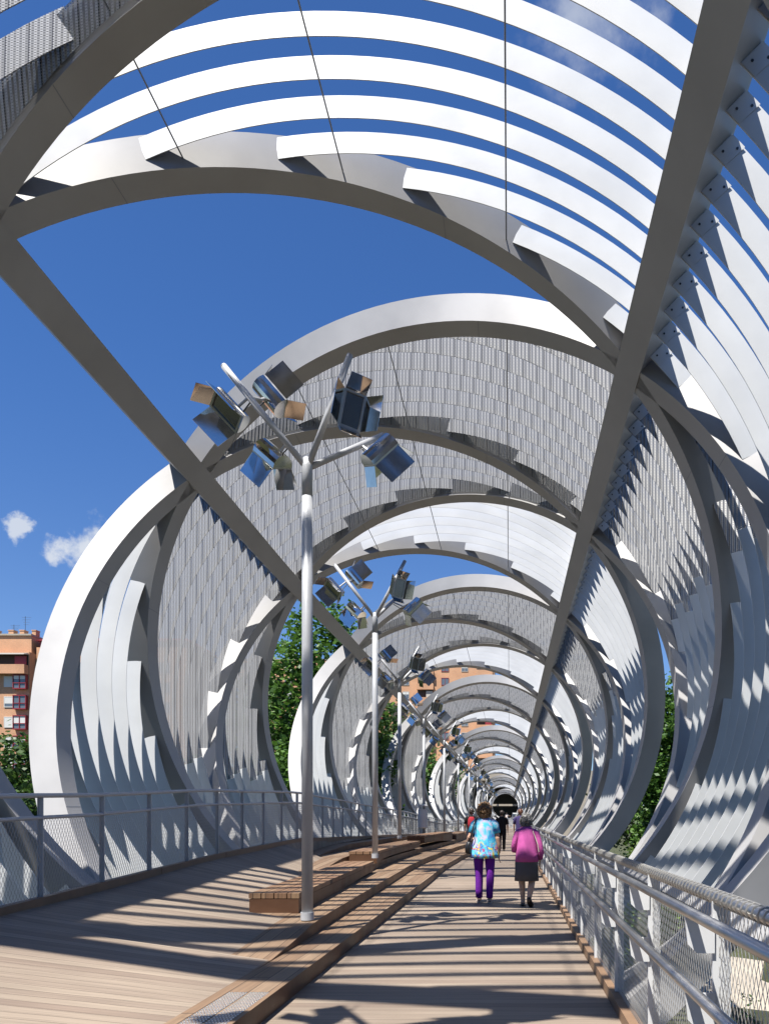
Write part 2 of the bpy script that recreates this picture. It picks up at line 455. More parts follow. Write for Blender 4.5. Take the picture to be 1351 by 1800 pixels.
# tie rods running along the roof slats
for deg in (-20, -1.5, 20):
    th = R(deg); run = []
    def rod(run):
        if len(run) > 2:
            m = MB(); m.tube(run, .011, 6); m.build('tie_rod', M_steelbox, bridge)
    for i in range(int((TMAX - TMIN) * 24) + 1):
        t = TMIN + i / 24
        if cell_type(th, t): run.append(ring(t, th, FR0 - .002))
        else: rod(run); run = []
    rod(run)
# brackets bolting the slats to the right-hand beam
for j in range(-16, 26):
    t = (j + .5) / NF; th = THR + RB + .038
    if cell_type(THR + .1, t) is None: continue
    m = MB()
    a, b_ = ring(t, th, FR0 + .001), ring(t, th + .03, FR0 + .001)
    c, d = ring(t, th + .03, FR0 + FW), ring(t, th, FR0 + FW)
    y0 = Vector((0, -.006, 0)); y1 = Vector((0, -.010, 0))
    m.hexa([a + y1, b_ + y1, b_ + y0, a + y0, d + y1, c + y1, c + y0, d + y0])
    for f in (.3, .75):
        p = a.lerp(c, f) + Vector((0, -.010, 0)); m.tube([p, p + Vector((0, -.006, 0))], .016, 6, mi=1)
    m.build('bracket', [M_slat, M_dark], bridge)

# ------------------------------------------------------------------ walkway
def interp(tab, x):
    if x <= tab[0][0]: return tab[0][1]
    for (a, va), (b, vb) in zip(tab, tab[1:]):
        if x <= b:
            f = (x - a) / (b - a); f = f * f * (3 - 2 * f) * .5 + f * .5
            return va + (vb - va) * f
    return tab[-1][1]
ZR = [(-8, .14), (6.8, .14), (8.75, .27), (12.5, .41), (16.5, .56), (21, .70), (25.6, .74), (34.5, .60), (46, .32), (60, .04), (70, .0)]
ZL = [(-8, .15), (0, .22), (4, .36), (8, .53), (13, .75), (17.6, .86), (21, .80), (27, .70), (35, .58), (46, .32), (60, .04), (70, 0)]
XL_TAB = [(-8, -4.62), (60, -4.62), (90, -3.7), (145, -2.3)]
XR = .76
def xl(y): return interp(XL_TAB, y)
def zr(y): return interp(ZR, y) + deck_low(y)
def zl(y): return interp(ZL, y) + deck_low(y)
BEND = [(-8, 0), (17, 0), (21, -.02), (25.6, .10), (30, .28), (34.5, .55), (40, .62), (60, .8)]
def xr_line(k, y):                            # k = 1: the first riser seen from the lower walkway
    sp = max(.40, min(.62, .40 + .022 * (y - 8)))
    return -1.69 - sp * (k - 1) + interp(BEND, y)
YS = [-8 + .5 * i for i in range(0, 145)]     # to y = 64
m = MB()                                      # lower walkway, full width, to the far end
ys = [-8 + 2 * i for i in range(78)]
for y0, y1 in zip(ys, ys[1:]):
    m.quad((xl(y0), y0, deck_low(y0)), (XR, y0, deck_low(y0)), (XR, y1, deck_low(y1)), (xl(y1), y1, deck_low(y1)))
    m.quad((xl(y0), y0, deck_low(y0) - .10), (xl(y1), y1, deck_low(y1) - .10), (XR, y1, deck_low(y1) - .10), (XR, y0, deck_low(y0) - .10))
tag(m.build('lower_walkway', M_deck), kind='structure')
def plat_z(x, y):                             # banked upper platform
    xe = xr_line(3.2, y); f = max(0, min(1, (x - xl(y)) / (xe - xl(y))))
    return zl(y) + (zr(y) - zl(y)) * f
NT = 5
def level(k, y):                              # level of tread k
    return min(.14 * k, interp(ZR, y)) + deck_low(y)
tr = MB(); ri = MB()
for y0, y1 in zip(YS, YS[1:]):
    for k in range(1, NT + 1):
        if level(k, y1) - level(k - 1, y1) < .002 and level(k, y0) - level(k-1, y0) < .002: continue
        xa0, xa1 = xr_line(k, y0), xr_line(k, y1)
        # riser with a small rounded nose
        a, b = level(k - 1, y0) - .003, level(k - 1, y1) - .003; c, d = level(k, y1), level(k, y0)
        ri.quad((xa0, y0, a), (xa1, y1, b), (xa1, y1, c), (xa0, y0, d))
        top = (level(k + 1, y0) - level(k, y0) < .002 and level(k + 1, y1) - level(k, y1) < .002) or k == NT
        if not top:
            xb0, xb1 = xr_line(k + 1, y0), xr_line(k + 1, y1)
        else:
            xb0, xb1 = xr_line(k, y0) - .42, xr_line(k, y1) - .42
        tr.quad((xa0, y0, level(k, y0)), (xa1, y1, level(k, y1)), (xb1, y1, level(k, y1)), (xb0, y0, level(k, y0)))
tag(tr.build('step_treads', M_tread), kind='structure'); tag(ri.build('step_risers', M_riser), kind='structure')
pl = MB()                                     # upper platform
for y0, y1 in zip(YS, YS[1:]):
    def edge(y):
        k = 1
        while k < NT and level(k + 1, y) - level(k, y) >= .002: k += 1
        return xr_line(k, y) - .42
    # boundary follows the back of the top tread
    e0, e1 = edge((y0 + y1) / 2 - .01), edge((y0 + y1) / 2 - .01)
    for i in range(4):
        f0, f1 = i / 4, (i + 1) / 4
        def pt(f, y, e):
            x = xl(y) + (e - xl(y)) * f
            z = zl(y) + (zr(y) - zl(y)) * f
            return (x, y, z - (.001 if f == 1 else 0))
        pl.quad(pt(f0, y0, e0), pt(f1, y0, e0), pt(f1, y1, e1), pt(f0, y1, e1))
tag(pl.build('upper_platform', M_deck), kind='structure')
# steel box carrying the deck
m = MB()
ys = [-8 + 4 * i for i in range(39)]
for y0, y1 in zip(ys, ys[1:]):
    a0, a1 = deck_low(y0) - .12, deck_low(y1) - .12
    d0 = .85 if y0 < 60 else .45
    P = [(xl(y0) - .12, a0 + .05), (XR + .16, a0 + .05), (XR - .7, a0 - d0), (xl(y0) + .8, a0 - d0)]
    Q = [(xl(y1) - .12, a1 + .05), (XR + .16, a1 + .05), (XR - .7, a1 - d0), (xl(y1) + .8, a1 - d0)]
    for i in (1, 2, 3, 0):
        j = (i + 1) % 4
        m.quad((P[i][0], y0, P[i][1]), (Q[i][0], y1, Q[i][1]), (Q[j][0], y1, Q[j][1]), (P[j][0], y0, P[j][1]))
o = m.build('deck_girder', M_steelbox); tag(o, 'grey steel box girder under the wooden walkway', 'girder')
# fascia under the raised platform on the left
m = MB()
for y0, y1 in zip(YS, YS[1:]):
    x0, x1 = xl(y0) - .002, xl(y1) - .002
    m.quad((x0, y0, zl(y0)), (x1, y1, zl(y1)), (x1, y1, deck_low(y1) - .1), (x0, y0, deck_low(y0) - .1))
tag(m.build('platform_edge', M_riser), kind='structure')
# kerbs
def kerb(name, x0, x1, zf, y0, y1, dy, label):
    m = MB(); y = y0; i = 0
    while y < y1:
        ya, yb = y + .004, min(y + dy, y1) - .004
        o_ = .004 * ((i * 7) % 3 - 1)
        m.hexa([(x0(ya) + o_, ya, zf(ya) - .05), (x1(ya) + o_, ya, zf(ya) - .05), (x1(yb) + o_, yb, zf(yb) - .05), (x0(yb) + o_, yb, zf(yb) - .05),
                (x0(ya) + o_, ya, zf(ya) + .085), (x1(ya) + o_, ya, zf(ya) + .085), (x1(yb) + o_, yb, zf(yb) + .085), (x0(yb) + o_, yb, zf(yb) + .085)])
        y += dy; i += 1
    o = m.build(name, M_curb); tag(o, kind='structure'); return o
kerb('kerb', lambda y: XR, lambda y: XR + .09, deck_low, 1.0, 143, 2.4, '')
kerb('kerb', lambda y: xl(y) - .09, lambda y: xl(y), zl, 1.0, 143, 2.4, '')
# tactile studs set in the first tread
M_stud = mat('stud', (.62, .62, .62), .3, .9)
m = MB()
for i in range(14):
    for j in range(44):
        x = -1.735 - .02 * i - (.014 if i > 6 else 0); y = 5.72 - j * .042
        c = (x, y, .141)
        m.loft([((x, y, .140), .0085, .0125), ((x, y, .145), .0065, .010)], 6)
tag(m.build('tactile_studs', M_stud), kind='stuff', label='steel tactile studs set in the first wooden step', cat='studs')

# benches --------------------------------------------------------------------
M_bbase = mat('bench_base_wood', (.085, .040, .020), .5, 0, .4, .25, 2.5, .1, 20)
def bench(y0, y1, ztop, off, wdt, label, dark=False):
    root = empty('wooden_bench', (xr_line(3, y0) + off - wdt / 2, y0, plat_z(-3, y0)), label, 'bench', 'low wooden benches along the steps')
    n = max(3, int((y1 - y0) / .7)); s_ = MB(); b_ = MB()
    o = Vector(root.location)
    nb = 4
    ysb = [y0 + (y1 - y0) * i / n for i in range(n + 1)]
    def xr(y): return xr_line(3, y) + off
    for bnum in range(nb):
        for ya, yb in zip(ysb, ysb[1:]):
            g = .006
            fa, fb = bnum / nb * wdt, (bnum + 1) / nb * wdt
            s_.hexa([(xr(ya) - fb + g - o.x, ya - o.y, ztop - .06 - o.z), (xr(ya) - fa - g - o.x, ya - o.y, ztop - .06 - o.z), (xr(yb) - fa - g - o.x, yb - o.y, ztop - .06 - o.z), (xr(yb) - fb + g - o.x, yb - o.y, ztop - .06 - o.z),
                     (xr(ya) - fb + g - o.x, ya - o.y, ztop - o.z), (xr(ya) - fa - g - o.x, ya - o.y, ztop - o.z), (xr(yb) - fa - g - o.x, yb - o.y, ztop - o.z), (xr(yb) - fb + g - o.x, yb - o.y, ztop - o.z)])
    for ya, yb in zip(ysb, ysb[1:]):
        z0a = min(ztop - .2, interp(ZR, ya) - .16); z0b = min(ztop - .2, interp(ZR, yb) - .16)
        e = .012
        b_.hexa([(xr(ya) - wdt + e - o.x, ya + .003 - o.y, z0a - o.z), (xr(ya) - e - o.x, ya + .003 - o.y, z0a - o.z), (xr(yb) - e - o.x, yb - o.y, z0b - o.z), (xr(yb) - wdt + e - o.x, yb - o.y, z0b - o.z),
                 (xr(ya) - wdt + e - o.x, ya + .003 - o.y, ztop - .068 - o.z), (xr(ya) - e - o.x, ya + .003 - o.y, ztop - .068 - o.z), (xr(yb) - e - o.x, yb - o.y, ztop - .068 - o.z), (xr(yb) - wdt + e - o.x, yb - o.y, ztop - .068 - o.z)])
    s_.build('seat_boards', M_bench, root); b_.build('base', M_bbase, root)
bench(9.3, 16.2, .515, .10, .60, 'long low wooden bench starting behind the nearest lamp post')
bench(17.1, 24.9, .67, .06, .62, 'second low wooden bench, behind the second lamp post')
bench(26.3, 33.6, .80, .02, .60, 'third low wooden bench, beyond the third lamp post')
bench(35.4, 43, .66, .02, .60, 'fourth low wooden bench, beyond the lamp post with the litter bin')
bench(44.6, 52, .46, .02, .60, 'farthest low wooden bench at the end of the steps')

# railings -------------------------------------------------------------------
def wire_net(m, x, zlo, zhi, y0, y1, cell, r):
    """diamond net: zigzag wires from rail to kerb"""
    n = int((y1 - y0) / cell); hgt = cell * 1.75
    for i in range(n + 1):
        for sgn in (1, -1):
            pts = []
            ya = y0 + i * cell
            za, zb = zlo(ya), zhi(ya); nz = max(1, round((zb - za) / hgt))
            # each wire wanders half a cell to one side and back
            for q in range(nz * 2 + 1):
                yy = ya + sgn * (cell * .5 if q % 2 else 0)
                lo, hi = zlo(yy), zhi(yy)
                pts.append((x(yy), yy, lo + (hi - lo) * q / (nz * 2)))
            base = len(m.v)
            for p in pts:
                m.v += [(p[0], p[1] - r, p[2]), (p[0] - r, p[1] + r * .6, p[2]), (p[0] + r, p[1] + r * .6, p[2])]
            for q in range(len(pts) - 1):
                for j in range(3):
                    a = base + q * 3
                    m.face((a + j, a + (j+1) % 3, a + 3 + (j+1) % 3, a + 3 + j))
def span(y0, y1, dy):
    n = max(1, int((y1 - y0) / dy)); return [y0 + (y1 - y0) * i / n for i in range(n + 1)]
# right
rr = empty('railing', (XR + .05, 1, 0), 'right-hand railing with wire net, laced top tube and two steel handrails', 'railing')
def put(o): o.location = (-rr.location.x, -rr.location.y, -rr.location.z); return o
XT = XR + .06
m = MB(); m.tube([(XT, y, deck_low(y) + 1.085) for y in span(.9, 143, 4)], .026, 10); o = put(m.build('top_tube', M_stain, rr, True))
m = MB()
y = 1.6
while y < 22:
    # wire lacing wound round the top tube
    m.tube([(XT + .029 * math.cos(a), y + .006 * a, 1.085 + .029 * math.sin(a)) for a in [2 * PI * q / 8 for q in range(9)]], .0045, 4, False)
    y += .062
lace = m.build('lacing', M_wire, o)
for h in (1.03, .735):
    m = MB(); m.tube([(XR - .06, y, deck_low(y) + h) for y in span(.9, 143, 4)], .0225, 10); put(m.build('handrail', M_stain, rr, True))
ypost = 1.68
while ypost < 140:
    zb = deck_low(ypost); m = MB()
    m.box(XR + .035, XR + .095, ypost - .009, ypost + .009, zb - .2, zb + 1.07)
    m.box(XR + .090, XR + .10, ypost - .03, ypost + .03, zb - .2, zb + 1.065)
    po = put(m.build('post', M_postw, rr))
    if ypost < 40:
        for h in (1.03, .735):
            b = MB()
            prof = [(XR + .04, h - .02), (XR + .04, h - .16), (XR - .03, h - .16), (XR - .065, h - .125), (XR - .075, h - .022)]
            i0 = len(b.v)
            for yy in (ypost - .022, ypost - .012):
                for (px_, pz_) in prof: b.vert((px_, yy, zb + pz_))
            n = len(prof); b.face(list(range(n))); b.face([n + i for i in range(n)][::-1])
            for i in range(n): b.face((i, n + i, n + (i+1) % n, (i+1) % n))
            b.build('bracket', M_postw, po)
    ypost += 1.45
m = MB(); wire_net(m, lambda y: XT, lambda y: deck_low(y) + .05, lambda y: deck_low(y) + 1.07, 1.2, 20, .046, .0013)
wire_net(m, lambda y: XT, lambda y: deck_low(y) + .05, lambda y: deck_low(y) + 1.07, 20, 60, .12, .003)
put(m.build('wire_net', M_wire, rr))
m = MB(); m.tube([(XT, y, deck_low(y) + .055) for y in span(.9, 143, 4)], .016, 8); put(m.build('bottom_tube', M_stain, rr, True))
# left
lr = empty('railing', (-4.66, 1, .2), 'left-hand railing with wire net along the raised platform', 'railing')
def putl(o): o.location = tuple(-c for c in lr.location); return o
def xlt(y): return xl(y) - .05
for h, nm in ((1.09, 'top_tube'), (.87, 'handrail')):
    m = MB(); m.tube([(xlt(y), y, zl(y) + h) for y in span(.9, 143, 1.0)], .024 if h > 1 else .02, 8); putl(m.build(nm, M_galv, lr, True))
ypost = 1.95
while ypost < 110:
    zb = zl(ypost); m = MB()
    x = xlt(ypost)
    m.box(x - .021, x + .021, ypost - .007, ypost + .007, zb - .1, zb + 1.08)
    m.box(x - .030, x - .0205, ypost - .016, ypost + .016, zb - .1, zb + 1.075)
    putl(m.build('post', M_galv, lr)); ypost += 1.2
m = MB(); wire_net(m, xlt, lambda y: zl(y) + .04, lambda y: zl(y) + .86, 4.5, 22, .05, .0022)
wire_net(m, xlt, lambda y: zl(y) + .04, lambda y: zl(y) + .86, 22, 60, .12, .003)
putl(m.build('wire_net', M_wire, lr))

# ------------------------------------------------------------------ lamp posts
def floodlight(lamp, pos, along, face, long_=.40, wid=.24, flap=.25):
    """polished box light: half-round back, glass front, four mirror flaps"""
    z = Vector(face).normalized(); x = (Vector(along) - z * Vector(along).dot(z)).normalized(); y = z.cross(x)
    Mx = Matrix((x, y, z)).transposed().to_4x4(); Mx.translation = pos
    m = MB()
    n = 9; base = 0
    for sx in (-1, 1):
        for i in range(n + 1):
            a = PI * i / n
            m.vert(Mx @ Vector((sx * long_ / 2, -math.cos(a) * wid / 2, -math.sin(a) * wid * .55)))
    for i in range(n): m.face((i, i + 1, n + 2 + i, n + 1 + i))
    m.face(list(range(n + 1))[::-1]); m.face([n + 1 + i for i in range(n + 1)])
    body = m.build('floodlight', M_mirror, lamp)
    # rim and glass
    m = MB()
    for (cx, cy, sx, sy) in ((0, wid/2 - .012, long_, .024), (0, -wid/2 + .012, long_, .024), (long_/2 - .012, 0, .024, wid - .05), (-long_/2 + .012, 0, .024, wid - .05)):
        T = Mx @ Matrix.Translation((cx, cy, .012)); m.obox(T, sx, sy, .024)
    m.build('rim', M_stain, body)
    m = MB(); m.obox(Mx @ Matrix.Translation((0, 0, .004)), long_ - .05, wid - .05, .006); m.build('glass', M_lens, body)
    # lamp tube and reflector ribs behind the glass
    for (ax, s, ln, wd) in ((0, 1, long_, flap), (0, -1, long_, flap), (1, 1, wid, flap * .85), (1, -1, wid, flap * .85)):
        spl = R(32)
        T = Mx @ Matrix.Rotation(0 if ax == 0 else -PI / 2, 4, 'Z') @ Matrix.Translation((0, s * (wid if ax == 0 else long_) / 2, .02)) @ Matrix.Rotation(-s * spl, 4, 'X') @ Matrix.Translation((0, 0, wd / 2))
        m = MB(); m.obox(T, ln * .96, .004, wd)
        m.build('flap', M_mirror, body)
    # bracket back to the arm
    return body
def make_lamp(first, tilt=0.0):
    root = empty('lamp_post', (0, 0, 0), None, None)
    m = MB(); m.loft([((0, 0, 0), .061, .061), ((0, 0, 2.9), .059, .059), ((0, 0, 4.62), .057, .057)], 20); m.build('pole', M_galv, root, True)
    m = MB(); m.loft([((0, 0, 4.60), .052, .052), ((0, 0, 4.64), .052, .052)], 20); m.loft([((0, 0, 4.63), .058, .058), ((0, 0, 4.95), .057, .057), ((0, 0, 5.04), .045, .045)], 20); m.build('pole_head', M_galv, root, True)
    m = MB(); m.loft([((0, 0, .0), .072, .072), ((0, 0, .085), .072, .072)], 20); m.build('base_collar', M_galv, root)
    arms = [Vector((-.88, -.10, 1.06)), Vector((.50, -.16, 1.14)), Vector((.74, .55, .62))] if first else [Vector((-.82, -.05, 1.08)), Vector((.64, -.18, 1.12)), Vector((.55, .70, .80))]
    f = Vector((0, 0, 4.93))
    for a in arms:
        m = MB(); m.tube([f, f + a], .035, 12)
        m.tube([f + a, f + a * 1.01], .030, 12)
        m.build('arm', M_galv, root, True)
    lights = [((-.84, -.10, .58), (-.62, 0, .78), (-.48, -.72, -.55)), ((-.44, .22, .90), (-.62, .1, .72), (.62, .5, .45)), ((-.42, .12, .16), (-.55, .2, .75), (-.35, .65, -.72)),
              ((.50, -.05, .60), (.28, -.25, .85), (.42, -.86, -.12)), ((.76, .28, .28), (.62, .30, .60), (.45, .62, -.62))]
    for p, al, fc in lights:
        fl = floodlight(root, f + Vector(p), al, fc)
        # short yoke tube to the nearest arm
        best = min(((f + a * s) for a in arms for s in (.25, .4, .55, .7, .85, .95)), key=lambda q: (q - (f + Vector(p))).length)
        m = MB(); mid = (best + f + Vector(p)) / 2 + Vector((0, 0, -.03)); m.tube([best, mid, f + Vector(p) - Vector(fc).normalized() * .10], .016, 8); m.build('yoke', M_galv, fl)
        c2 = f + Vector(p) - Vector(fc).normalized() * .12
        m = MB(); m.tube([best + Vector((.02, 0, -.05)), (best + c2) / 2 + Vector((0, -.03, -.14)), c2 + Vector((0, 0, -.04))], .008, 6); m.build('cable', M_dark, fl)
    return root
LZ = []
forkpx = [(540, 820), (659, 1085), (702, 1199.5), (744.8, 1267), (780.4, 1304.3), (805, 1332.8), (824, 1350.5), (838.6, 1368.3), (849.6, 1380.7), (855.8, 1391.4), (863, 1399)]
depth = [8.75, 16.5, 25.2, 34.3, 43.8, 54, 64, 77, 90, 104, 119]
LABEL = ['nearest lamp post, tall with three arms of mirrored floodlights', 'second lamp post along the steps, its fork just left of the far tunnel', 'third lamp post, between the second one and the post with the litter bin',
         'fourth lamp post, with a grey litter bin fixed low on its pole', 'fifth lamp post, just beyond the one with the litter bin', 'sixth lamp post, left of the man with the red backpack', 'seventh lamp post, just left above the woman in the bright tunic',
         'eighth lamp post counting from the nearest one, among the small far ones', 'ninth lamp post counting from the nearest one, third from the far end', 'tenth lamp post, near the far end of the tunnel', 'farthest lamp post, at the end of the tunnel']
G = 'lamp posts with mirrored floodlights along the walkway'
lampA = make_lamp(True); lampB = make_lamp(False)
lamp_at = []
for i, ((fx, fy), y) in enumerate(zip(forkpx, depth)):
    x = (fx - PX) / FPX * y
    ztop = EYE + (PY - fy) / FPX * y
    zb = plat_z(x, y) if y < 60 else deck_low(y)
    if i == 0: zb = .275
    o = lampA if i == 0 else (lampB if i == 1 else copy_tree(lampB))
    o.location = (x, y, zb); s = (ztop - zb) / 4.95; o.scale = (1 if i < 4 else s, 1 if i < 4 else s, s)
    if i > 1: o.rotation_euler = (0, 0, R(((i * 5) % 7 - 3) * 2.5))
    tag(o, LABEL[i], 'lamp post', G); lamp_at.append((x, y, zb))
o = copy_tree(lampB); o.location = (-2.35, 3.25, .15); o.rotation_euler = (0, 0, PI); tag(o, 'lamp post standing just outside the left edge, seen only by its shadow', 'lamp post', G)
# litter bin on the fourth pole
x, y, zb = lamp_at[3]
bn = empty('litter_bin', (x - .02, y - .30, zb + .35), 'grey cylindrical litter bin with a raised lid on the fourth lamp post', 'litter bin')
M_bin = mat('bin_paint', (.50, .51, .52), .45, 0, .5, .06, 3)
m = MB(); m.loft([((0, 0, 0), .17, .17), ((0, 0, .03), .205, .205), ((0, 0, .80), .205, .205), ((0, 0, .805), .18, .18), ((0, 0, .7), .17, .17)], 24); autosmooth(m.build('body', M_bin, bn))
m = MB(); m.loft([((0, 0, .94), .22, .22), ((0, 0, .97), .23, .23), ((0, 0, 1.0), .15, .15)], 24); m.build('lid', M_bin, bn)
m = MB(); m.tube([(-.17, 0, .79), (-.17, 0, .95)], .012, 6); m.tube([(.17, 0, .79), (.17, 0, .95)], .012, 6); m.box(-.05, .05, .19, .24, .2, .6); m.build('hanger', M_bin, bn)

# ------------------------------------------------------------------ people
M_skin = mat('skin', (.50, .30, .21), .5, 0, .4, .08, 12)
M_skin2 = mat('skin_pale', (.55, .36, .26), .5, 0, .4, .08, 12)
def fabric(name, col, var=.12, vs=8): return mat(name, col, .85, 0, .2, var, vs, .25, 40)
def remesh(o, voxel, smooth=4):
    md = o.modifiers.new('remesh', 'REMESH'); md.mode = 'VOXEL'; md.voxel_size = voxel; md.use_smooth_shade = True
    ms = o.modifiers.new('smooth', 'SMOOTH'); ms.iterations = smooth; ms.factor = .5
def limb(m, pts, rad, n=14):
    """tapered limb through pts; rad may be (r) or (rx, ry)"""
    pts = [Vector(p) for p in pts]; rings = []
    for k, p in enumerate(pts):
        t = (pts[min(k+1, len(pts)-1)] - pts[max(k-1, 0)]).normalized()
        a = t.cross(Vector((0, 1, 0)))
        if a.length < .2: a = t.cross(Vector((1, 0, 0)))
        a.normalize(); b = a.cross(t)
        r = rad[k]; rx, ry = r if isinstance(r, tuple) else (r, r)
        rings.append((p, a * rx, b * ry))
    m.loft(rings, n)
def ell(m, c, rx, ry, rz, n=16, k=10):
    rings = []
    for i in range(k + 1):
        a = -PI / 2 + PI * i / k
        rings.append(((c[0], c[1], c[2] + rz * math.sin(a)), max(1e-4, rx * math.cos(a)), max(1e-4, ry * math.cos(a))))
    m.loft(rings, n)
def head(m, c, s):
    """c = middle of the head; the face looks along +y"""
    x, y, z = c
    rings = []
    for (dz, rx, fy, by) in ((-.118, .030, .052, .02), (-.105, .045, .075, .035), (-.07, .060, .088, .062), (-.03, .070, .090, .085), (.0, .074, .092, .096), (.04, .076, .092, .100), (.075, .068, .080, .092), (.10, .048, .055, .066), (.115, .02, .022, .03)):
        rings.append(((x, y + (fy - by) / 2 * s, z + dz * s), rx * s, (fy + by) / 2 * s))
    m.loft(rings, 18)
    m.loft([((x, y + .088*s, z - .035*s), .016*s, .024*s), ((x, y + .088*s, z - .01*s), .012*s, .018*s), ((x, y + .085*s, z + .02*s), .008*s, .010*s)], 8)   # nose
    ell(m, (x, y + .083*s, z - .062*s), .024*s, .012*s, .011*s, 10, 6)                       # mouth
    for sx in (-1, 1):
        ell(m, (x + sx * .075*s, y - .005*s, z - .005*s), .010*s, .020*s, .031*s, 10, 6)      # ears
def hand(m, wrist, direction, out, s=1.0, curl=.35):
    """palm and five fingers; direction: where the fingers point, out: thumb side"""
    d = Vector(direction).normalized(); o_ = (Vector(out) - d * Vector(out).dot(d)).normalized(); nrm = d.cross(o_)
    w0 = Vector(wrist)
    m.loft([(w0 - d * .02 * s, o_ * .024 * s, nrm * .017 * s), (w0 + d * .02 * s, o_ * .033 * s, nrm * .016 * s), (w0 + d * .07 * s, o_ * .040 * s, nrm * .014 * s), (w0 + d * .092 * s, o_ * .038 * s, nrm * .011 * s)], 12)
    for i, (off, ln) in enumerate(((.029, .070), (.010, .080), (-.010, .074), (-.029, .058))):
        p = w0 + d * .085 * s + o_ * off * s; pts = [p]; dd = d.copy(); seg = ln * s / 3
        for q in range(3):
            dd = (dd + nrm * curl * (.5 + .35 * i * .3)).normalized(); pts.append(pts[-1] + dd * seg)
        limb(m, pts, [.0095 * s, .0090 * s, .0080 * s, .0065 * s], 8)
    p = w0 + d * .03 * s + o_ * .028 * s
    t1 = p + (d * .7 + o_ * .8).normalized() * .035 * s; t2 = t1 + (d * .95 + o_ * .2 + nrm * .2).normalized() * .03 * s
    limb(m, [p, t1, t2], [.013 * s, .011 * s, .008 * s], 8)
def curly_hair(name, mat_, parent, c, s, n, seed, r0, longer=0.0):
    rg = random.Random(seed); m = MB()
    rings = [((c[0], c[1] - .012*s, c[2] - (.085 + longer) * s), .055*s, .058*s), ((c[0], c[1] - .022*s, c[2] - .05*s), .079*s, .086*s), ((c[0], c[1] - .02*s, c[2]), .090*s, .100*s), ((c[0], c[1] - .012*s, c[2] + .05*s), .091*s, .104*s), ((c[0], c[1], c[2] + .095*s), .070*s, .086*s), ((c[0], c[1], c[2] + .125*s), .03*s, .04*s)]
    m.loft(rings, 18)
    for i in range(n):
        a = rg.uniform(0, 2*PI); h = rg.uniform(-.8 - longer * 4, 1)
        rr_ = math.sqrt(max(0, 1 - min(1, abs(h)) ** 2)); d = Vector((rr_ * math.cos(a), rr_ * math.sin(a) , h))
        if d.y > .45 and h < .35: continue
        p = Vector(c) + Vector((d.x * .088, d.y * .098 - .015, d.z * .112)) * s
        tl = Vector((rg.uniform(-1, 1), rg.uniform(-1, 1), rg.uniform(-1.2, .4))).normalized() * r0 * 1.6 * s
        limb(m, [p - tl, p + d * r0 * .45 * s, p + tl], [r0 * .35 * s, r0 * .75 * s, r0 * .3 * s], 7)
    return m.build(name, mat_, parent, True)
def hair_mat(name, c0, c1):
    m = bpy.data.materials.new(name); m.use_nodes = True; t = m.node_tree; b = t.nodes['Principled BSDF']
    co = N(t, 'ShaderNodeTexCoord'); no = N(t, 'ShaderNodeTexNoise'); no.inputs['Scale'].default_value = 45; no.inputs['Detail'].default_value = 5
    L(t, co.outputs['Object'], no.inputs[0]); cr = N(t, 'ShaderNodeValToRGB'); cr.color_ramp.elements[0].color = (*c0, 1); cr.color_ramp.elements[1].color = (*c1, 1)
    cr.color_ramp.elements[0].position = .35; cr.color_ramp.elements[1].position = .68
    L(t, no.outputs[0], cr.inputs[0]); L(t, cr.outputs[0], b.inputs['Base Color']); b.inputs['Roughness'].default_value = .5
    return m
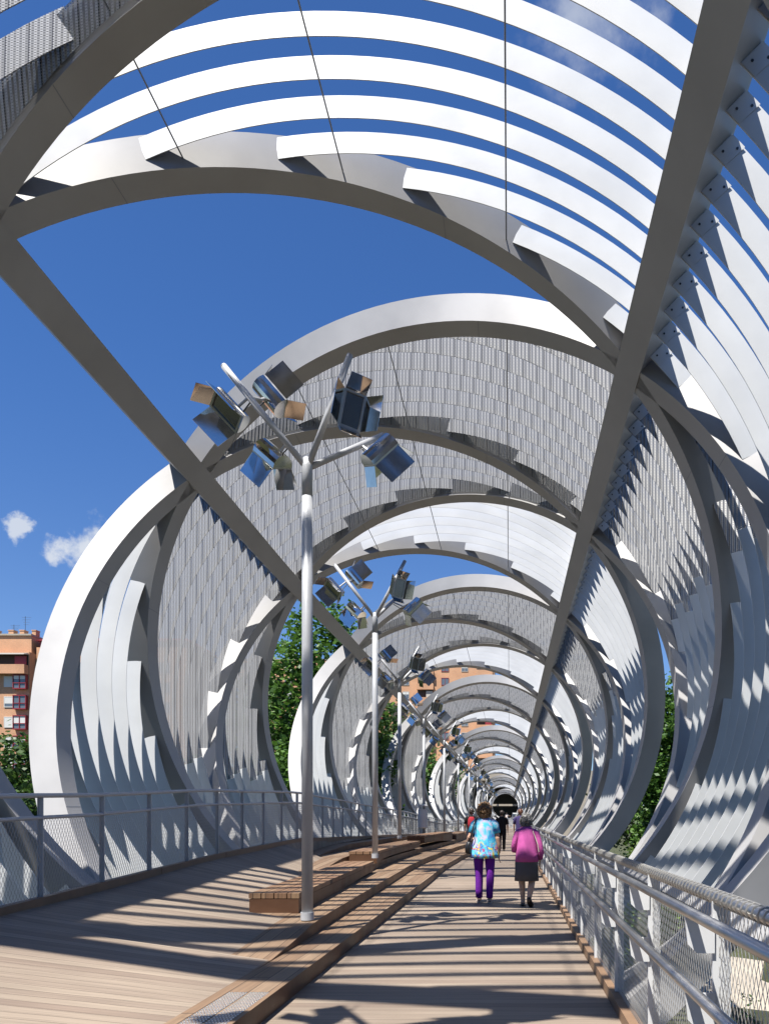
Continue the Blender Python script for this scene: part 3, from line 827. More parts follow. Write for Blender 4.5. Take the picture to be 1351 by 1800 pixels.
def tunic_mat():
    m = bpy.data.materials.new('painted_silk'); m.use_nodes = True; t = m.node_tree; b = t.nodes['Principled BSDF']; b.inputs['Roughness'].default_value = .75
    co = N(t, 'ShaderNodeTexCoord'); sep = N(t, 'ShaderNodeSeparateXYZ'); L(t, co.outputs['Object'], sep.inputs[0])
    n1 = N(t, 'ShaderNodeTexNoise'); n1.inputs['Scale'].default_value = 4.2; n1.inputs['Detail'].default_value = 4; n1.inputs['Distortion'].default_value = 1.5; L(t, co.outputs['Object'], n1.inputs[0])
    cr = N(t, 'ShaderNodeValToRGB'); el = cr.color_ramp.elements
    el[0].position = .30; el[0].color = (.12, .05, .30, 1); el[1].position = .72; el[1].color = (.50, .60, .68, 1)
    for p, c in ((.38, (.05, .24, .55)), (.44, (.03, .38, .62)), (.53, (.10, .50, .68)), (.62, (.48, .44, .62))): e = el.new(p); e.color = (*c, 1)
    L(t, n1.outputs[0], cr.inputs[0])
    # flowers: violet, magenta and yellow splashes towards the hem, violet at the shoulders
    def splash(scale, lo, hi, col, zlo, zhi, prev, seed):
        mp = N(t, 'ShaderNodeMapping'); mp.inputs['Location'].default_value = (seed, seed * 2.1, seed * .7); L(t, co.outputs['Object'], mp.inputs[0])
        n = N(t, 'ShaderNodeTexNoise'); n.inputs['Scale'].default_value = scale; n.inputs['Detail'].default_value = 6; n.inputs['Distortion'].default_value = 2; L(t, mp.outputs[0], n.inputs[0])
        r1 = N(t, 'ShaderNodeMapRange'); r1.inputs[1].default_value = lo; r1.inputs[2].default_value = hi; L(t, n.outputs[0], r1.inputs[0])
        r2 = N(t, 'ShaderNodeMapRange'); r2.inputs[1].default_value = zlo; r2.inputs[2].default_value = zhi; L(t, sep.outputs[2], r2.inputs[0])
        f = math_n(t, 'MULTIPLY', r1.outputs[0], r2.outputs[0])
        mx = N(t, 'ShaderNodeMix', data_type='RGBA'); mx.inputs[7].default_value = (*col, 1); L(t, f, mx.inputs[0]); L(t, prev, mx.inputs[6]); return mx.outputs[2]
    c = cr.outputs[0]
    c = splash(6, .50, .60, (.08, .03, .30), 1.02, .92, c, 1.0); c = splash(7, .54, .62, (.70, .58, .05), 1.06, .92, c, 3.3)
    c = splash(8, .56, .63, (.45, .04, .18), 1.0, .88, c, 5.2); c = splash(5, .5, .62, (.38, .22, .55), 1.30, 1.40, c, 7.7); c = splash(7, .56, .66, (.60, .66, .70), 1.1, 1.3, c, 9.4)
    L(t, c, b.inputs['Base Color']); return m

def torso_rings(z_sh, z_w, z_h, sh, wa, hi, lean=0.0, depth=.115):
    return [((0, lean * .55, z_sh + .055), .055, .05), ((0, lean * .5, z_sh + .03), sh * .62, .075), ((0, lean * .45, z_sh), sh * .93, depth * .86), ((0, lean * .38, z_sh - .07), sh, depth),
            ((0, lean * .28, z_sh - .16), sh * .93, depth * 1.05), ((0, lean * .15, z_w + .06), wa * 1.03, depth * .98), ((0, lean * .1, z_w), wa, depth * .95), ((0, 0, z_w - .1), (wa + hi) / 2, depth * 1.1), ((0, 0, z_h), hi, depth * 1.18)]

# -- woman in the tunic -----------------------------------------------------
def woman_tunic():
    y = EYE * FPX / (1587 - PY); x = (851 - PX) / FPX * y
    r = empty('person', (x, y, 0), 'woman in a bright blue painted tunic and purple trousers, black bag on her shoulder', 'person')
    m = MB()
    m.loft(torso_rings(1.33, 1.05, .86, .165, .14, .165), 20)
    limb(m, [(0, -.01, 1.34), (0, .005, 1.40), (0, .012, 1.45)], [.055, .05, .05])
    head(m, (0, .02, 1.50), 1.0)
    # left arm (viewer's left): elbow out and back, forearm forward over the bag
    limb(m, [(-.15, 0, 1.325), (-.19, -.02, 1.24), (-.235, -.045, 1.08)], [.050, .046, .038]); limb(m, [(-.235, -.045, 1.09), (-.25, -.02, 1.05), (-.23, .09, 1.02), (-.205, .18, 1.02)], [.042, .041, .034, .025])
    hand(m, (-.205, .195, 1.02), (.35, .9, -.1), (0, 0, 1), .95)
    limb(m, [(.15, 0, 1.325), (.19, -.005, 1.22), (.212, -.02, 1.06)], [.050, .044, .038]); limb(m, [(.212, -.02, 1.07), (.232, 0, .95), (.235, .03, .82)], [.041, .037, .026])
    hand(m, (.236, .035, .80), (0, .12, -1), (0, 1, .1), .95)
    for sx, dy, lift in ((-1, .05, 0), (1, -.06, .0)):
        limb(m, [(sx * .085, 0, .88), (sx * .092, dy * .4, .66), (sx * .09, dy * .7, .46), (sx * .088, dy * .8, .32), (sx * .086, dy, .10), (sx * .086, dy + .01, .05)], [.088, .075, .055, .052, .036, .036])
        limb(m, [(sx * .086, dy - .055, .045), (sx * .088, dy, .055), (sx * .092, dy + .08, .035), (sx * .094, dy + .15, .022)], [(.030, .028), (.034, .036), (.040, .026), (.030, .016)])
    b = m.build('body', M_skin, r); remesh(b, .0065, 3)
    curly_hair('hair', hair_mat('brown_hair', (.055, .025, .010), (.30, .165, .06)), r, (0, .015, 1.51), 1.13, 170, 3, .022)
    # tunic: flared, short sleeves
    t = MB()
    t.loft([((0, .0, 1.395), .066, .062), ((0, -.004, 1.375), .112, .080), ((0, -.004, 1.345), .150, .098), ((0, 0, 1.30), .168, .118), ((0, 0, 1.18), .170, .130), ((.004, 0, 1.05), .176, .137), ((.006, -.004, .93), .203, .157), ((.008, -.006, .80), .222, .172), ((.008, -.006, .735), .228, .178)], 28, cap=False)
    limb(t, [(-.11, 0, 1.325), (-.165, -.01, 1.28), (-.208, -.03, 1.15)], [.07, .068, .060]); limb(t, [(.11, 0, 1.325), (.165, -.005, 1.28), (.2, -.012, 1.14)], [.07, .068, .060])
    o = t.build('tunic', tunic_mat(), r, True); o.modifiers.new('th', 'SOLIDIFY').thickness = .004
    for v in o.data.vertices:
        a = math.atan2(v.co.y, v.co.x); k = max(0, (1.2 - v.co.z)) * .03
        v.co.x += math.cos(a) * k * math.sin(a * 7 + v.co.z * 3); v.co.y += math.sin(a) * k * math.sin(a * 7 + v.co.z * 3)
    t = MB()
    for sx, dy in ((-1, .05), (1, -.06)):
        limb(t, [(sx * .086, 0, .87), (sx * .094, dy * .4, .66), (sx * .092, dy * .7, .47), (sx * .089, dy * .75, .36), (sx * .088, dy * .9, .2), (sx * .087, dy, .085)], [.092, .080, .066, .064, .058, .054], 18)
    o = t.build('trousers', fabric('purple_cloth', (.15, .02, .30)), r, True)
    for v in o.data.vertices: v.co.x += .004 * math.sin(v.co.z * 55 + v.co.x * 40); v.co.y += .006 * math.sin(v.co.z * 47)
    for sx, dy in ((-1, .05), (1, -.06)):
        t = MB(); c = (sx * .09, dy + .045)
        t.loft([((c[0], c[1], 0), .040, .125), ((c[0], c[1], .018), .042, .128), ((c[0], c[1], .024), .03, .11)], 16)
        limb(t, [(c[0] - .045, c[1] + .05, .02), (c[0], c[1] + .05, .068), (c[0] + .045, c[1] + .05, .02)], [(.012, .02)] * 3, 8)
        limb(t, [(c[0] - .036, c[1] - .10, .03), (c[0], c[1] - .118, .06), (c[0] + .036, c[1] - .10, .03)], [(.007, .012)] * 3, 8)
        t.build('sandal', mat('sandal_leather', (.60, .50, .42), .5), r)
    bag = empty('shoulder_bag', (x, y, 0), 'black leather shoulder bag hanging at the hip of the woman in the tunic', 'bag')
    t = MB(); t.loft([((-.245, .0, .80), .045, .10), ((-.255, 0, .82), .062, .135), ((-.262, 0, .92), .06, .14), ((-.25, 0, 1.0), .035, .125), ((-.245, 0, 1.01), .012, .10)], 20)
    o = t.build('pouch', mat('black_leather', (.012, .012, .013), .35), bag, True)
    t = MB(); limb(t, [(-.25, -.10, .98), (-.21, -.15, 1.12), (-.165, -.125, 1.30), (-.135, -.06, 1.385), (-.135, .02, 1.39), (-.17, .12, 1.27), (-.24, .14, 1.08), (-.25, .10, .98)], [(.012, .005)] * 8, 8); t.build('strap', mat('strap_leather', (.015, .013, .013), .4), bag, True)
woman_tunic()
# -- older woman in the magenta jacket --------------------------------------
def woman_jacket():
    y = EYE * FPX / (1592.5 - PY); x = (925 - PX) / FPX * y
    r = empty('person', (x, y, 0), 'older woman with short grey hair in a magenta jacket and grey skirt', 'person')
    m = MB(); ln = .10
    m.loft(torso_rings(1.18, .93, .76, .155, .145, .165, ln), 20)
    limb(m, [(0, .04, 1.19), (0, .075, 1.25), (0, .10, 1.29)], [.055, .05, .05]); head(m, (-.01, .125, 1.335), .95)
    limb(m, [(-.125, .04, 1.165), (-.172, .0, 1.07), (-.195, -.005, .93)], [.045, .042, .036]); limb(m, [(-.195, -.005, .94), (-.19, .06, .90), (-.145, .19, .88)], [.037, .034, .024]); hand(m, (-.135, .205, .88), (.3, .9, -.1), (0, 0, 1), .88)
    limb(m, [(.125, .04, 1.165), (.175, .0, 1.07), (.206, -.01, .92)], [.045, .042, .036]); limb(m, [(.206, -.01, .93), (.222, .02, .84), (.212, .08, .72)], [.037, .034, .024]); hand(m, (.212, .085, .70), (-.05, .25, -1), (-.2, 1, .2), .88)
    limb(m, [(-.075, 0, .76), (-.08, .03, .58), (-.078, .05, .42), (-.068, .03, .30), (-.058, .02, .10), (-.058, .02, .06)], [.085, .075, .055, .050, .034, .034])
    limb(m, [(-.058, -.03, .05), (-.058, .03, .06), (-.06, .11, .035), (-.06, .17, .022)], [(.030, .028), (.033, .036), (.038, .026), (.028, .015)])
    limb(m, [(.08, 0, .76), (.085, -.01, .58), (.085, -.03, .42), (.065, -.13, .30), (.035, -.20, .145), (.033, -.205, .13)], [.085, .075, .055, .052, .036, .034])
    limb(m, [(.033, -.245, .13), (.04, -.20, .11), (.062, -.155, .05), (.075, -.125, .02)], [(.030, .028), (.034, .034), (.038, .026), (.030, .015)])
    b = m.build('body', M_skin2, r); remesh(b, .0065, 3)
    curly_hair('hair', hair_mat('grey_hair', (.03, .03, .03), (.22, .21, .20)), r, (-.01, .11, 1.345), 1.0, 150, 5, .018)
    mg = fabric('magenta_cloth', (.46, .09, .30), .14, 10)
    t = MB(); t.loft([((0, .075, 1.262), .062, .055), ((0, .06, 1.235), .085, .07), ((0, .045, 1.21), .125, .085), ((0, .038, 1.165), .150, .108), ((0, .03, 1.05), .155, .120), ((0, .012, .93), .158, .125), ((0, 0, .82), .170, .135), ((0, -.002, .70), .182, .145)], 28, cap=False)
    limb(t, [(-.10, .04, 1.175), (-.145, .02, 1.14), (-.178, -.002, 1.05), (-.20, -.01, .93), (-.195, .05, .885), (-.15, .17, .87)], [.056, .054, .046, .044, .042, .038]); limb(t, [(.10, .04, 1.175), (.148, .02, 1.14), (.182, -.002, 1.05), (.212, -.015, .92), (.226, .01, .84), (.216, .065, .75)], [.056, .054, .046, .044, .042, .038])
    o = t.build('jacket', mg, r, True); o.modifiers.new('th', 'SOLIDIFY').thickness = .005
    for v in o.data.vertices:
        v.co.y += .005 * math.sin(v.co.z * 60 + v.co.x * 22); v.co.x += .004 * math.sin(v.co.z * 48 + v.co.y * 30)
    t = MB(); t.loft([((0, 0, .80), .158, .128), ((0, 0, .70), .180, .142), ((0, -.004, .55), .180, .145), ((0, -.01, .40), .188, .155)], 24, cap=False); o = t.build('skirt', fabric('grey_cloth', (.10, .095, .10), .1), r, True); o.modifiers.new('th', 'SOLIDIFY').thickness = .004
    sh = mat('dark_shoe', (.03, .018, .014), .4)
    t = MB(); t.loft([((-.059, .055, 0), .040, .118), ((-.059, .055, .02), .042, .122), ((-.059, .05, .045), .034, .105)], 16); t.build('shoe', sh, r, True)
    t = MB(); limb(t, [(.030, -.275, .155), (.034, -.255, .10), (.055, -.20, .05), (.075, -.145, .012), (.082, -.120, .004)], [(.034, .024), (.038, .026), (.042, .020), (.040, .016), (.025, .01)], 14); t.build('shoe', sh, r, True)
    t = MB(); limb(t, [(.10, -.085, 1.17), (.13, -.085, 1.10), (.17, -.10, .98), (.19, -.10, .86)], [(.007, .004)] * 4, 6); limb(t, [(.10, -.085, 1.17), (.105, .03, 1.225), (.13, .14, 1.1)], [(.007, .004)] * 3, 6); t.build('bag_strap', mat('beige_strap', (.40, .36, .30), .6), r)
woman_jacket()
# -- farther walkers ----------------------------------------------------------
def walker(px, pfoot, hgt, label, shirt, trousers, hair, extra=None, facing=1, floor=0.0, arm=0):
    y = (EYE - floor) * FPX / (pfoot - PY); x = (px - PX) / FPX * y
    r = empty('person', (x, y, floor), label, 'person'); k = hgt / 1.72; r.scale = (k, k * facing, k)
    m = MB(); m.loft(torso_rings(1.40, 1.10, .90, .18, .15, .165), 18)
    limb(m, [(0, 0, 1.42), (0, .01, 1.50), (0, .02, 1.54)], [.058, .052, .05]); head(m, (0, .02, 1.60), 1.0)
    if arm: limb(m, [(.17, 0, 1.39), (.27, .10, 1.25), (.42, .22, 1.22)], [.05, .042, .03]); hand(m, (.44, .24, 1.22), (.6, .6, .1), (0, 0, 1))
    else: limb(m, [(.17, 0, 1.39), (.225, -.02, 1.25), (.245, -.03, 1.10), (.25, .06, .86)], [.052, .046, .04, .026]); hand(m, (.25, .065, .84), (0, .15, -1), (0, 1, .1))
    limb(m, [(-.17, 0, 1.39), (-.225, -.01, 1.25), (-.25, -.02, 1.10), (-.25, .08, .88)], [.052, .046, .04, .026]); hand(m, (-.25, .085, .86), (0, .15, -1), (0, 1, .1))
    for sx, dy in ((-1, .14), (1, -.12)):
        limb(m, [(sx * .09, 0, .92), (sx * .09, dy * .5, .70), (sx * .088, dy * .8, .48), (sx * .085, dy, .10), (sx * .085, dy, .05)], [.09, .078, .056, .036, .036]); limb(m, [(sx * .085, dy - .05, .045), (sx * .085, dy + .08, .03), (sx * .085, dy + .16, .02)], [.03, .036, .022])
    remesh(m.build('body', M_skin, r), .009, 2)
    curly_hair('hair', hair, r, (0, .015, 1.615), 1.05, 50, int(px), .018)
    t = MB(); t.loft([((0, 0, 1.47), .065, .06), ((0, 0, 1.44), .13, .09), ((0, 0, 1.38), .19, .112), ((0, 0, 1.2), .19, .132), ((0, 0, 1.0), .182, .13), ((0, 0, .86), .19, .145)], 22, cap=False)
    limb(t, [(-.13, 0, 1.40), (-.2, 0, 1.34), (-.245, -.015, 1.14)], [.075, .072, .062])
    if arm: limb(t, [(.13, 0, 1.40), (.19, .02, 1.36), (.26, .09, 1.27)], [.075, .07, .06])
    else: limb(t, [(.13, 0, 1.40), (.2, -.005, 1.34), (.24, -.025, 1.14)], [.075, .072, .062])
    t.build('shirt', shirt, r, True)
    t = MB()
    for sx, dy in ((-1, .14), (1, -.12)): limb(t, [(sx * .088, 0, .93), (sx * .094, dy * .5, .70), (sx * .092, dy * .8, .48), (sx * .088, dy, .08)], [.105, .092, .075, .062], 14)
    t.build('trousers', trousers, r, True)
    for sx, dy in ((-1, .14), (1, -.12)):
        t = MB(); t.loft([((sx * .085, dy + .05, 0), .042, .13), ((sx * .085, dy + .05, .05), .044, .13), ((sx * .085, dy + .02, .075), .034, .085)], 14); t.build('shoe', M_dark, r, True)
    return r, x, y, k
blk = fabric('black_cloth', (.014, .013, .014)); navy = fabric('dark_blue_cloth', (.02, .022, .05)); dh = hair_mat('dark_hair', (.012, .008, .006), (.05, .03, .02)); rh = hair_mat('auburn_hair', (.06, .02, .01), (.16, .06, .03))
r, x, y, k = walker(828.5, 1499.5, 1.74, 'person in dark clothes with a red backpack, left of the tunic woman', blk, navy, dh)
bp = empty('backpack', (x, y, 0), 'red backpack worn by the person in dark clothes', 'backpack')
t = MB(); t.loft([((0, -.20, .98), .10, .06), ((0, -.21, 1.0), .135, .085), ((0, -.215, 1.15), .145, .10), ((0, -.20, 1.34), .13, .085), ((0, -.18, 1.43), .08, .05)], 20); t.build('pack', fabric('red_cloth', (.28, .02, .03)), bp, True)
t = MB(); limb(t, [(-.10, -.13, 1.42), (-.11, 0, 1.50), (-.12, .13, 1.38), (-.13, .10, 1.1)], [(.02, .006)] * 4, 8); limb(t, [(.10, -.13, 1.42), (.11, 0, 1.50), (.12, .13, 1.38), (.13, .10, 1.1)], [(.02, .006)] * 4, 8); t.build('straps', blk, bp)
walker(881.5, 1496, 1.68, 'person all in black walking right of the tunic woman', blk, blk, dh)
walker(914, 1499, 1.72, 'person with auburn hair mostly hidden ahead of the magenta jacket', fabric('violet_cloth', (.04, .03, .10)), navy, rh)
walker(890, 1448.3, 1.70, 'tiny far person in a white top at the tunnel end', fabric('white_cloth', (.62, .55, .52)), fabric('jeans_cloth', (.16, .24, .40)), dh, floor=.42, arm=1)

# ------------------------------------------------------------------ surroundings
def grass_mat():
    m = bpy.data.materials.new('lawn'); m.use_nodes = True; t = m.node_tree; b = t.nodes['Principled BSDF']; b.inputs['Roughness'].default_value = .9
    g = N(t, 'ShaderNodeNewGeometry'); n = N(t, 'ShaderNodeTexNoise'); n.inputs['Scale'].default_value = .6; n.inputs['Detail'].default_value = 9; L(t, g.outputs['Position'], n.inputs['Vector'])
    cr = N(t, 'ShaderNodeValToRGB'); e = cr.color_ramp.elements; e[0].position = .35; e[0].color = (.030, .036, .014, 1); e[1].position = .7; e[1].color = (.075, .085, .030, 1); L(t, n.outputs[0], cr.inputs[0]); L(t, cr.outputs[0], b.inputs['Base Color'])
    n2 = N(t, 'ShaderNodeTexNoise'); n2.inputs['Scale'].default_value = 25; L(t, g.outputs['Position'], n2.inputs['Vector']); bp = N(t, 'ShaderNodeBump'); bp.inputs['Distance'].default_value = .1; L(t, n2.outputs[0], bp.inputs['Height']); L(t, bp.outputs[0], b.inputs['Normal'])
    return m
GZ = -4.2
m = MB(); m.quad((-2500, -200, GZ), (2500, -200, GZ), (2500, 4000, GZ), (-2500, 4000, GZ)); tag(m.build('ground', grass_mat()), kind='structure')
def leaf_mat(name, c0, c1):
    m = bpy.data.materials.new(name); m.use_nodes = True; t = m.node_tree; b = t.nodes['Principled BSDF']; out = t.nodes['Material Output']
    g = N(t, 'ShaderNodeNewGeometry'); cr = N(t, 'ShaderNodeValToRGB'); cr.color_ramp.elements[0].color = (*c0, 1); cr.color_ramp.elements[1].color = (*c1, 1)
    L(t, g.outputs['Random Per Island'], cr.inputs[0]); L(t, cr.outputs[0], b.inputs['Base Color']); b.inputs['Roughness'].default_value = .5
    tr = N(t, 'ShaderNodeBsdfTranslucent'); L(t, cr.outputs[0], tr.inputs[0]); mx = N(t, 'ShaderNodeMixShader'); mx.inputs[0].default_value = .35
    L(t, b.outputs[0], mx.inputs[1]); L(t, tr.outputs[0], mx.inputs[2]); L(t, mx.outputs[0], out.inputs[0]); return m
M_bark = mat('bark', (.12, .09, .065), .9, 0, .2, .3, 2, .4, 8)
LF1 = leaf_mat('plane_leaf', (.030, .085, .012), (.10, .20, .03)); LF2 = leaf_mat('light_leaf', (.07, .14, .025), (.17, .25, .05)); LF3 = leaf_mat('dark_leaf', (.025, .065, .012), (.08, .15, .03))
def crown_mesh(rg, blobs, nclump, nleaf, leaf, mt, parent, name='crown'):
    m = MB(); tot = sum(b[1][0] * b[1][1] * b[1][2] for b in blobs)
    for c, rad in blobs:
        n = int(nclump * rad[0] * rad[1] * rad[2] / tot)
        for _ in range(n):
            while True:
                d = Vector((rg.uniform(-1, 1), rg.uniform(-1, 1), rg.uniform(-1, 1)))
                if .3 < d.length < 1: break
            d = d * (.62 + .38 * rg.random() ** .5) / max(.6, d.length) * min(1, d.length + .25)
            p = Vector(c) + Vector((d.x * rad[0], d.y * rad[1], d.z * rad[2])); cs = rg.uniform(.35, .9) * leaf * 3.2
            for _ in range(nleaf):
                q = p + Vector((rg.gauss(0, 1) * cs * .5, rg.gauss(0, 1) * cs * .5, rg.gauss(0, 1) * cs * .38)); s = leaf * rg.uniform(.6, 1.25)
                a = Vector((rg.uniform(-1, 1), rg.uniform(-1, 1), rg.uniform(-.5, .5))).normalized(); b2 = Vector((rg.uniform(-1, 1), rg.uniform(-1, 1), rg.uniform(-.6, .6)))
                b2 = (b2 - a * b2.dot(a)).normalized()
                m.quad(q - a * s * .5, q + b2 * s * .32, q + a * s * .5, q - b2 * s * .32)
    return m.build(name, mt, parent)
def tree(x, y, top, crown_r, base_h, label, mt, seed, nclump=650, nleaf=16, leaf=.34, tr=.28, group='trees in the park beyond the footbridge'):
    rg = random.Random(seed); h = top - GZ; root = empty('leafy_tree', (x, y, GZ), label, 'tree', group)
    m = MB(); lean = rg.uniform(-.3, .3); m.tube([(0, 0, -.1), (lean * .2, 0, h * .2), (lean * .6, .1, h * .45), (lean, 0, h * .8)], [tr, tr * .8, tr * .55, tr * .15], 10)
    blobs = []
    for i in range(9):
        a = 2.4 * i + rg.uniform(-.4, .4); zz = base_h + (h - base_h) * (.15 + .75 * i / 9); rr_ = crown_r * (.62 - .35 * abs(i / 9 - .35)) * rg.uniform(.7, 1.1)
        e = Vector((math.cos(a) * rr_, math.sin(a) * rr_, zz))
        m.tube([(lean * .5, 0, zz * .62), tuple(e * .55 + Vector((0, 0, zz * .36))), tuple(e)], [tr * .35, tr * .2, tr * .06], 6)
        br = crown_r * rg.uniform(.34, .52) * (1.05 - .35 * i / 9); blobs.append((tuple(e), (br, br, br * rg.uniform(.75, 1.0))))
    blobs.append(((0, 0, base_h + (h - base_h) * .55), (crown_r * .6, crown_r * .6, (h - base_h) * .42)))
    m.build('trunk', M_bark, root, True); crown_mesh(rg, blobs, nclump, nleaf, leaf, mt, root); return root
def at(px, y): return (px - PX) / FPX * y
tree(at(560, 46), 46, 14.6, 5.2, 2.6, 'tall plane tree seen between the lattice ribs behind the nearest lamp post', LF1, 1, 900, 18, .36)
tree(at(445, 50), 50, 11.0, 4.5, 2.5, 'plane tree left of the tallest tree, partly hidden by mesh slats', LF1, 2, 600, 16)
tree(at(655, 62), 62, 11.6, 4.0, 2.5, 'plane tree showing behind the second lamp post', LF3, 3, 600, 16)
tree(at(722, 80), 80, 10.5, 4.2, 2.5, 'tree seen behind the third lamp post', LF1, 4, 500, 15, .4)
tree(at(775, 100), 100, 9.5, 4.5, 2.5, 'farthest tree seen between the ribs on the left', LF3, 5, 400, 14, .45)
tree(at(10, 34), 34, 5.4, 3.4, 1.6, 'bushy tree below the brick flats at the left edge', LF3, 6, 650, 16, .26, .2)
tree(at(60, 40), 40, 4.2, 3.0, 1.4, 'smaller tree beside the left edge of the outer white rib', LF1, 16, 450, 16, .26, .2)
tree(at(1180, 40), 40, 8.6, 2.6, 2.2, 'tall narrow tree seen through the open ribs on the right', LF1, 7, 800, 18, .27)
tree(at(1225, 47), 47, 9.0, 3.4, 2.2, 'tree right of the narrow tree, mostly behind the slats', LF3, 8, 500, 16, .3)
tree(at(1120, 60), 60, 8.0, 3.4, 2.2, 'farther tree behind the ribs on the right', LF3, 9, 450, 15, .36)
def shrub(x, y, z, r, h, label, mt, seed, n=160, leaf=.12, name='shrub', trunk=True):
    rg = random.Random(seed); root = empty(name, (x, y, z), label, 'shrub', 'shrubs below the footbridge'); m = MB()
    for i in range(6): m.tube([(0, 0, 0), (rg.uniform(-.3, .3) * r, rg.uniform(-.3, .3) * r, h * .4), (rg.uniform(-.8, .8) * r, rg.uniform(-.8, .8) * r, h * .85)], [.03, .02, .008], 5)
    m.build('stems', M_bark, root); crown_mesh(rg, [((0, 0, h * .62), (r, r, h * .42)), ((r * .3, 0, h * .4), (r * .8, r * .8, h * .3))], n, 14, leaf, mt, root, 'foliage')
shrub(at(1105, 31), 31, GZ, 1.8, 3.9, 'light green shrub low between the ribs on the right', LF2, 11, 260, .17)
shrub(at(1140, 36), 36, GZ, 1.9, 4.6, 'light green shrub behind the first one on the right', LF2, 12, 240, .18)
shrub(at(1080, 27), 27, GZ, 1.3, 3.2, 'low shrub seen through the right-hand wire net', LF2, 13, 200, .16)
shrub(at(1192, 11.5), 11.5, GZ, .55, 2.5, 'small dark shrub below the right-hand railing', LF3, 14, 90, .07)
shrub(at(1300, 14.5), 14.5, GZ, .8, 2.3, 'thin shrub in front of the concrete block', LF3, 15, 90, .07)
# sunlit grassy bank at the right edge
m = MB()
for i in range(8):
    for j in range(6):
        def bz(a, b): return GZ + 2.4 * math.exp(-((a - 4) / 3.2) ** 2) * math.exp(-((b - 3) / 2.6) ** 2)
        X = lambda a: 8 + a * 1.7
        Y = lambda b: 22 + b * 3
        m.quad((X(i), Y(j), bz(i, j)), (X(i+1), Y(j), bz(i+1, j)), (X(i+1), Y(j+1), bz(i+1, j+1)), (X(i), Y(j+1), bz(i, j+1)))
tag(m.build('grass_bank', grass_mat(), smooth=True), kind='structure')
# concrete abutment
M_conc = mat('concrete', (.34, .30, .245), .8, 0, .3, .12, .8, .1, 5)
m = MB()
m.hexa([(5.0, 24.5, GZ), (8.2, 22.6, GZ), (11.5, 26.5, GZ), (7.1, 29.4, GZ), (5.3, 25.0, -3.98), (8.3, 23.1, -3.88), (11.0, 26.5, -3.72), (6.9, 28.6, -3.45)])
tag(m.build('concrete_abutment', M_conc), 'cream concrete block on the ground below the bridge on the right', 'concrete block')

# ------------------------------------------------------------------ buildings
def brick_mat(name, c):
    m = bpy.data.materials.new(name); m.use_nodes = True; t = m.node_tree; b = t.nodes['Principled BSDF']; b.inputs['Roughness'].default_value = .85
    g = N(t, 'ShaderNodeNewGeometry'); sep = N(t, 'ShaderNodeSeparateXYZ'); L(t, g.outputs['Position'], sep.inputs[0]); cmb = N(t, 'ShaderNodeCombineXYZ')
    L(t, math_n(t, 'ADD', sep.outputs[0], sep.outputs[1]), cmb.inputs[0]); L(t, sep.outputs[2], cmb.inputs[1])
    br = N(t, 'ShaderNodeTexBrick'); br.inputs['Scale'].default_value = 4; br.inputs['Color1'].default_value = (*c, 1); br.inputs['Color2'].default_value = (c[0]*.82, c[1]*.8, c[2]*.8, 1); br.inputs['Mortar'].default_value = (.35, .28, .22, 1); br.inputs['Mortar Size'].default_value = .015
    L(t, cmb.outputs[0], br.inputs['Vector']); n = N(t, 'ShaderNodeTexNoise'); n.inputs['Scale'].default_value = .4; n.inputs['Detail'].default_value = 5; L(t, g.outputs['Position'], n.inputs['Vector'])
    r = N(t, 'ShaderNodeMapRange'); r.inputs[1].default_value = .3; r.inputs[2].default_value = .7; r.inputs[3].default_value = .85; r.inputs[4].default_value = 1.1; L(t, n.outputs[0], r.inputs[0])
    sc = N(t, 'ShaderNodeVectorMath', operation='SCALE'); L(t, br.outputs[0], sc.inputs[0]); L(t, r.outputs[0], sc.inputs['Scale']); L(t, sc.outputs[0], b.inputs['Base Color']); return m
M_brick = brick_mat('orange_brick', (.56, .295, .155)); M_red = mat('red_metal', (.22, .02, .03), .5); M_win = mat('window_glass', (.10, .12, .14), .08, 0, .8); M_blind = mat('roller_blind', (.55, .55, .52), .6); M_awn = mat('awning', (.40, .38, .34), .8); M_recess_shade = mat('recess_shade', (.05, .04, .035), .9)  # the last one carries the shade of the balcony hollows in its colour
